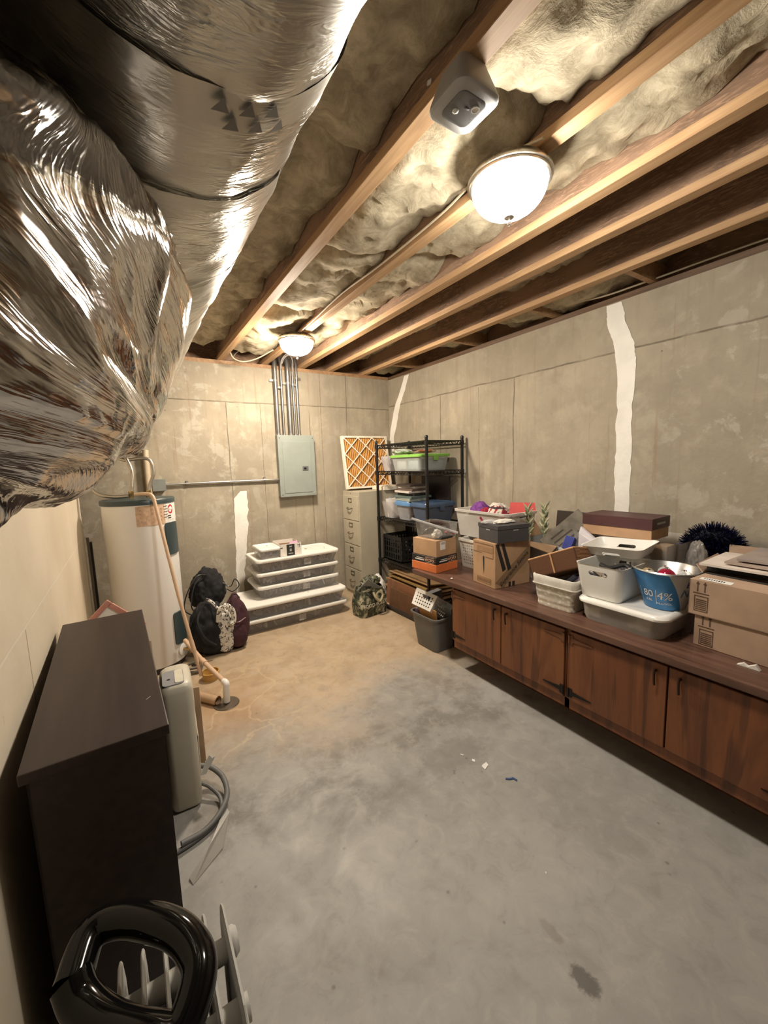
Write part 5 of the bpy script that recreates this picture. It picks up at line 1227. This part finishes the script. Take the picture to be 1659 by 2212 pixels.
# tinsel wreath, film bag
def tinsel(R_, r_, n, seed, rot=None):
    g = G(); rnd = random.Random(seed)
    for k in range(n):
        a = rnd.uniform(0, 2 * PI); b = rnd.uniform(0, 2 * PI); c = Vector((R_ * math.cos(a), 0, R_ * math.sin(a)))
        d = (Vector((math.cos(a) * math.cos(b), math.sin(b), math.sin(a) * math.cos(b))) + Vector((rnd.gauss(0, .35), rnd.gauss(0, .35), rnd.gauss(0, .35)))).normalized()
        s = d.cross(Vector((rnd.gauss(0, 1), rnd.gauss(0, 1), rnd.gauss(0, 1)))).normalized() * .0028
        e = c + d * r_ * rnd.uniform(.75, 1.25); m = c + d * r_ * .15
        g.face([m - s, m + s, e + s * .6, e - s * .6])
    return g
t = thing('tinsel_wreath', 'bushy dark blue tinsel wreath leaning on the concrete wall', 'wreath', (2.80, .895, ZW + .335), rot=(.0, .18, -PI / 2 + .35))
tinsel(.078, .075, 6500, 3).obj('tinsel', P('navy_tinsel', (.012, .014, .055), .3, .5), t, smooth=False)
g = G(); 
g.tube([(.078 * math.cos(a), 0, .078 * math.sin(a)) for a in (2 * PI * k / 32 for k in range(33))], .05, 10, False); g.obj('wreath_ring', P('wreath_core', (.006, .007, .02), .8), t)
o = bag((0, 0, 0), .05, .05, .11, None, .35, 13).obj('film_bag', clear('film_bag', (.50, .46, .42), .6, .2), ang=60); tag(place(o, (2.66, .915, ZW + .20)), 'crumpled translucent plastic bag in front of the blue wreath', 'bag')
o = G().box(-.10, .10, -.10, .10, 0, .195, bev=.004).obj('maroon_box', P('maroon_box', (.10, .025, .03), .6), smooth=False); tag(place(o, (2.76, .82, ZW)), 'dark maroon box under the blue wreath', 'box')
o = bag((0, 0, 0), .02, .02, .02, None, .4, 2, flat=False).obj('pink_bow', P('pink_bow', (.65, .18, .22), .5)); tag(place(o, (2.655, .80, ZW + .215)), 'small pink bow beside the blue wreath', 'bow')
# ================================================================== grey bin on the floor at the end of the workbench
t = thing('grey_bin', 'dark grey plastic bin of folders on the floor at the end of the workbench', 'bin', (2.13, 2.565, 0), .03)
G().loft([rr(.235, .255, .035, 0), rr(.245, .265, .04, .012), rr(.31, .33, .05, .285), rr(.335, .355, .055, .288), rr(.338, .358, .056, .302), rr(.31, .33, .05, .302), rr(.295, .315, .045, .25), rr(.235, .25, .035, .02)]).obj('bin_body', P('bin_grey', (.125, .122, .115), .45), t, ang=45)
t = thing('perforated_basket', 'white perforated basket tipped inside the grey floor bin', 'basket', (2.06, 2.60, .30), rot=(.12, .62, .22))
add_thickness(perforated(.25, .24, .14, 7, 7, 4, .015, True).obj('basket_wall', P('basket_white', (.72, .70, .66), .4), t, smooth=False))
for lab, loc, rot, w, d, h, c in (('tan folder standing in the grey floor bin', (2.06, 2.565, .14), (.1, -.24, .12), .006, .20, .24, (.62, .33, .12)), ('white booklet at the left of the grey floor bin', (2.055, 2.60, .12), (0, -.12, .15), .01, .2, .2, (.55, .52, .55)), ('purple magazine at the left of the grey floor bin', (2.045, 2.625, .12), (.05, -.10, .15), .006, .2, .19, (.22, .14, .22)), ('pale blue box at the right of the grey floor bin', (2.245, 2.555, .22), (.3, -.5, .1), .05, .16, .19, (.42, .48, .48)), ('grey box at the back of the grey floor bin', (2.20, 2.665, .20), (0, -.1, 0), .16, .06, .24, (.16, .16, .17))):
    o = G().box(-w / 2, w / 2, -d / 2, d / 2, 0, h, bev=.001, seg=1).obj('folder', P('binpaper_' + lab.split()[0], c, .6), smooth=False); tag(place(o, loc, rot=rot), lab, 'folder' if 'box' not in lab else 'box')

# ================================================================== left side: bookcase, dehumidifier, radiator
M_esp = N('espresso_wood'); _f = M_esp.noise(3, 5, .6, M_esp.map((10, .6, 10)))
M_esp.bump(_f, .04, .002)
M_esp = M_esp.fin(M_esp.mix(M_esp.ramp(_f, .3, .7), (.018, .0095, .009), (.030, .017, .015)), .42)
t = thing('bookcase', 'dark espresso bookcase standing against the cream drywall', 'bookcase', (-.262, 1.167, 0), .029)
W_, L_ = .284, 1.065
G().box(-.012, W_ + .012, -.012, L_ + .012, .872, .90, bev=.003).obj('top_board', M_esp, t, smooth=False)
for y in (0, L_ - .02): G().box(.0, W_, y, y + .02, 0, .872).obj('side_panel', M_esp, t, smooth=False)
for z in (.06, .33, .60): G().box(.006, W_ - .004, .02, L_ - .02, z, z + .02).obj('shelf_board', M_esp, t, smooth=False)
G().box(0, .006, .0, L_, 0, .872).obj('back_panel', M_esp, t, smooth=False)
G().box(W_ - .02, W_ - .003, .02, L_ - .02, 0, .06).obj('kick_board', M_esp, t, smooth=False)
G().tube([(W_ - .03, .16, .9002), (W_ - .018, .172, .9003)], .0008, 5).obj('scratch', P('scratch', (.40, .38, .36), .6), t)

t = thing('dehumidifier', 'cream dehumidifier with a grey control panel beside the bookcase', 'dehumidifier', (.105, 2.05, 0), -.05)
M_beige = P('beige_case', (.56, .52, .42), .4, var=.04)
G().loft([rr(.12, .24, .03, .012), rr(.128, .25, .03, .03), rr(.130, .25, .032, .40), rr(.135, .25, .034, .52), rr(.135, .25, .036, .58), rr(.125, .24, .036, .604), rr(.10, .215, .03, .615), rr(.05, .1, .02, .617)]).obj('case', M_beige, t, ang=40)
G().loft([rr(.118, .20, .02, .60), rr(.119, .20, .02, .6005)]) if 0 else None
cp = G().loft([rr(.090, .15, .02, .612, cx=-.01, cy=-.03), rr(.088, .148, .02, .620, cx=-.01, cy=-.03)]).obj('control_panel', P('panel_grey', (.27, .27, .28), .4), t)
G().loft([rr(.035, .135, .012, .619, cx=.014, cy=-.03), rr(.034, .134, .012, .6225, cx=.014, cy=-.03)]).obj('button_pad', P('pad_cream', (.66, .62, .50), .5), cp)
G().box(-.035, -.022, -.05, -.04, .619, .6215).obj('display', M_black, cp, smooth=False)
G().loft([[Vector((.067, -.10, .34)), Vector((.067, .06, .42)), Vector((.067, .09, .10)), Vector((.067, -.03, .08))], [Vector((.071, -.09, .33)), Vector((.071, .05, .41)), Vector((.071, .08, .11)), Vector((.071, -.025, .09))]]).obj('side_recess', P('beige_light', (.62, .58, .48), .4), t, smooth=False)
tg = G().prism([(-.012, 0), (.012, .01), (.02, .085), (.0, .10), (-.01, .06)], .0015, T(.075, -.08, .115) @ RY(.35)).prism([(.0, .07), (.045, .09), (.02, .03)], .0015, T(.075, -.079, .115) @ RY(.2)).obj('paper_tag', M_paper, t, smooth=False)
M_hose = P('grey_hose', (.14, .14, .135), .55)
t = thing('drain_hose', 'thick grey drain hose looping out in front of the dehumidifier', 'hose', (0, 0, 0))
G().tube(spline([(.175, 2.07, .10), (.22, 2.05, .085), (.262, 1.98, .06), (.262, 1.88, .04), (.215, 1.80, .03), (.14, 1.75, .022), (.05, 1.73, .03)], 12), .0125, 12).obj('hose', M_hose, t)
t = thing('power_cord', 'second grey cord curving under the drain hose', 'cord', (0, 0, 0))
G().tube(spline([(.165, 2.0, .06), (.20, 1.96, .05), (.232, 1.90, .025), (.225, 1.83, .014), (.18, 1.77, .012), (.10, 1.735, .012), (.03, 1.72, .012)], 12), .009, 10).obj('cord', M_hose, t)
o = G().loft([[Vector(p) for p in ((.245, 1.84, .001), (.25, 1.80, .001), (.19, 1.64, .001), (.07, 1.55, .001), (.06, 1.58, .001), (.15, 1.67, .001))], [Vector(p) for p in ((.245, 1.84, .018), (.255, 1.80, .012), (.195, 1.64, .006), (.07, 1.55, .003), (.06, 1.58, .01), (.15, 1.67, .02))]]).obj('clear_strip', clear('strip_film', (.42, .40, .36), .5, .3), smooth=False); tag(o, 'translucent plastic strip lying on the floor outside the hose', 'strip')
o = G().box(-.06, .065, -.004, .004, 0, .44, bev=.001, seg=1).obj('cardboard_sheet', M_card_pale, smooth=False); tag(place(o, (.158, 2.235, .001), rot=(.02, 0, -.3)), 'brown cardboard sheet standing upright behind the dehumidifier', 'cardboard')
o = G().box(-.10, .10, 0, .006, 0, .60).obj('cardboard_sheet', M_card_pale, smooth=False); tag(place(o, (-.062, 2.52, .002), rot=(-.12, 0, .1)), 'pale cardboard sheet standing between the bookcase and water heater', 'cardboard')
# pink framed board tipped on its corner
t = thing('pink_framed_board', 'pink framed white board tipped on its corner behind the bookcase', 'board', (-.155, 2.60, .002)); sb = .245
MM = T(0, 0, .53) @ RX(-.05) @ RY(-PI / 4)
G().box(-.012, .012, .0, .02, 0, .56).box(-.10, .10, -.06, .08, 0, .012).obj('stand', M_black, t, smooth=False)
g = G()
for a in ((0, sb, 0, .02, 0, .028), (0, sb, 0, .02, sb - .028, sb), (0, .028, 0, .02, .028, sb - .028), (sb - .028, sb, 0, .02, .028, sb - .028)): g.box(*a, M=MM, bev=.006)
g.obj('frame', P('dusty_pink', (.50, .23, .18), .5), t)
G().box(.025, sb - .025, .008, .014, .025, sb - .025, M=MM).obj('panel', M_paper, t, smooth=False)

# oil filled radiator in the foreground
t = thing('oil_radiator', 'grey oil filled radiator with a black looped handle in the near left corner', 'radiator', (0, .76, 0))
M_fin = P('radiator_paint', (.46, .45, .42), .45, var=.05)
FX = [.090, .052, .014, -.024, -.062, -.100]
prof = [(-.15, .10), (.11, .10), (.135, .14), (.14, .54), (.118, .605), (.095, .622), (-.10, .622), (-.135, .60), (-.16, .54), (-.165, .14)]
for x in FX:
    g = G(); N_ = len(prof)
    rs = []
    for dx, s in ((-.0035, .985), (-.0012, 1.), (.0012, 1.), (.0035, .985)):
        rs.append([Vector((x + dx, y * s, .36 + (z - .36) * s)) for y, z in prof])
    g.loft(rs); 
    for yy in (-.06, .06): g.tube([(x, yy, .16), (x, yy, .56)], .010, 10)
    g.obj('fin', M_fin, t, smooth=False)
for z, y in ((.555, 0.06), (.555, -.06), (.16, 0.0)):
    G().tube([(.104, y, z), (-.13, y, z)], .022, 18).obj('header_tube', M_fin, t)
for z, y in ((.565, .06),): G().lathe([(0, .018), (.022, .016), (.028, .008), (.028, 0), (0, 0)], 22, M=T(.094, y, z) @ RY(PI / 2)).obj('end_boss', P('boss_white', (.50, .49, .46), .4), t)
HP = spline([(-.165, .06, .675), (-.140, .125, .69), (-.085, .115, .695), (-.012, .045, .70), (.022, -.012, .695), (.026, -.06, .685), (-.01, -.105, .665), (-.05, -.085, .665), (-.11, -.025, .66), (-.15, .03, .668), (-.165, .06, .69)], 10)
G().tube(HP, .031, 16, False).obj('handle', P('gloss_black', (.004, .004, .004), .10, **{'Specular IOR Level': .3}), t)
G().loft([rr(.235, .12, .04, .10, cx=-.075, cy=-.175), rr(.24, .13, .05, .50, cx=-.075, cy=-.175), rr(.23, .15, .06, .62, cx=-.07, cy=-.155), rr(.19, .12, .05, .66, cx=-.065, cy=-.14), rr(.1, .06, .02, .668, cx=-.06, cy=-.135)]).obj('control_housing', M_black, t, ang=50)
G().tube([(-.125, -.145, .64), (-.135, -.15, .675)], .026, 20).obj('knob', P('knob_grey', (.05, .052, .055), .35), t)
for x in (-.10, .088):
    G().tube([(x, -.16, .055), (x, .14, .055)], .012, 10).tube([(x - .012, -.15, .026), (x + .012, -.15, .026)], .026, 16).tube([(x - .012, .13, .026), (x + .012, .13, .026)], .026, 16).box(x - .006, x + .006, -.14, .10, .05, .11).obj('castor_foot', M_black, t)

# ================================================================== litter on the floor
def scrap(lab, pts, loc, mat, rz=0, cat='paper', name='paper_scrap', th=.002):
    o = G().loft([[Vector((x, y, 0)) for x, y in pts], [Vector((x, y, th)) for x, y in pts]]).obj(name, mat, smooth=False); tag(place(o, loc, rz), lab, cat)
scrap('largest white paper scrap on the open floor', [(-.022, -.012), (.018, -.014), (.03, .004), (.0, .012), (-.012, .01)], (1.424, 1.345, .0008), M_paper, .35)
scrap('small white flake left of the paper scrap on the floor', [(-.012, -.005), (.004, -.008), (.012, .004), (-.004, .009)], (1.405, 1.405, .0008), M_paper, .9)
scrap('tiny white fleck beyond the paper scrap on the floor', [(-.01, -.003), (.01, -.002), (.008, .003), (-.008, .003)], (1.385, 1.47, .0008), M_paper, 1.9)
scrap('single white speck near the dark print on the front floor', [(-.005, -.003), (.006, -.002), (.004, .004)], (1.21, .83, .0008), M_paper, .4)
scrap('bent strip of blue tape on the floor', [(-.03, .006), (-.012, .0), (.008, .002), (.02, -.014), (.026, -.006), (.012, .012), (-.008, .010), (-.026, .014)], (1.467, 1.205, .0008), P('blue_tape', (.04, .08, .19), .5), -.45, 'tape', 'tape_strip', .003)

# ================================================================== camera, world, render settings
cam = bpy.data.cameras.new('camera'); co = bpy.data.objects.new('camera', cam); COL.objects.link(co)
cam.sensor_fit = 'VERTICAL'; cam.sensor_height = 36; cam.lens = 865 / 2212 * 36; cam.clip_start = .02; cam.clip_end = 50
yw, pt, rl = .565971707, -.123087518, -.0309474827
fw = Vector((math.sin(yw) * math.cos(pt), math.cos(yw) * math.cos(pt), math.sin(pt))); rt = Vector((math.cos(yw), -math.sin(yw), 0)); up = rt.cross(fw)
r_ = rt * math.cos(rl) + up * math.sin(rl); u_ = -rt * math.sin(rl) + up * math.cos(rl)
co.matrix_world = Matrix(((r_.x, u_.x, -fw.x, 0), (r_.y, u_.y, -fw.y, 0), (r_.z, u_.z, -fw.z, 1.58), (0, 0, 0, 1)))
SC.camera = co
w = bpy.data.worlds.new('world'); SC.world = w; w.use_nodes = True
w.node_tree.nodes['Background'].inputs[0].default_value = (.05, .05, .06, 1); w.node_tree.nodes['Background'].inputs[1].default_value = .2
vs = SC.view_settings; vs.view_transform = 'Standard'; vs.look = 'None'; vs.gamma = 1; vs.exposure = EXPO; vs.use_curve_mapping = False
SC.cycles.max_bounces = 10; SC.cycles.diffuse_bounces = 6; SC.cycles.transparent_max_bounces = 16
SC.cycles.sample_clamp_indirect = 4.
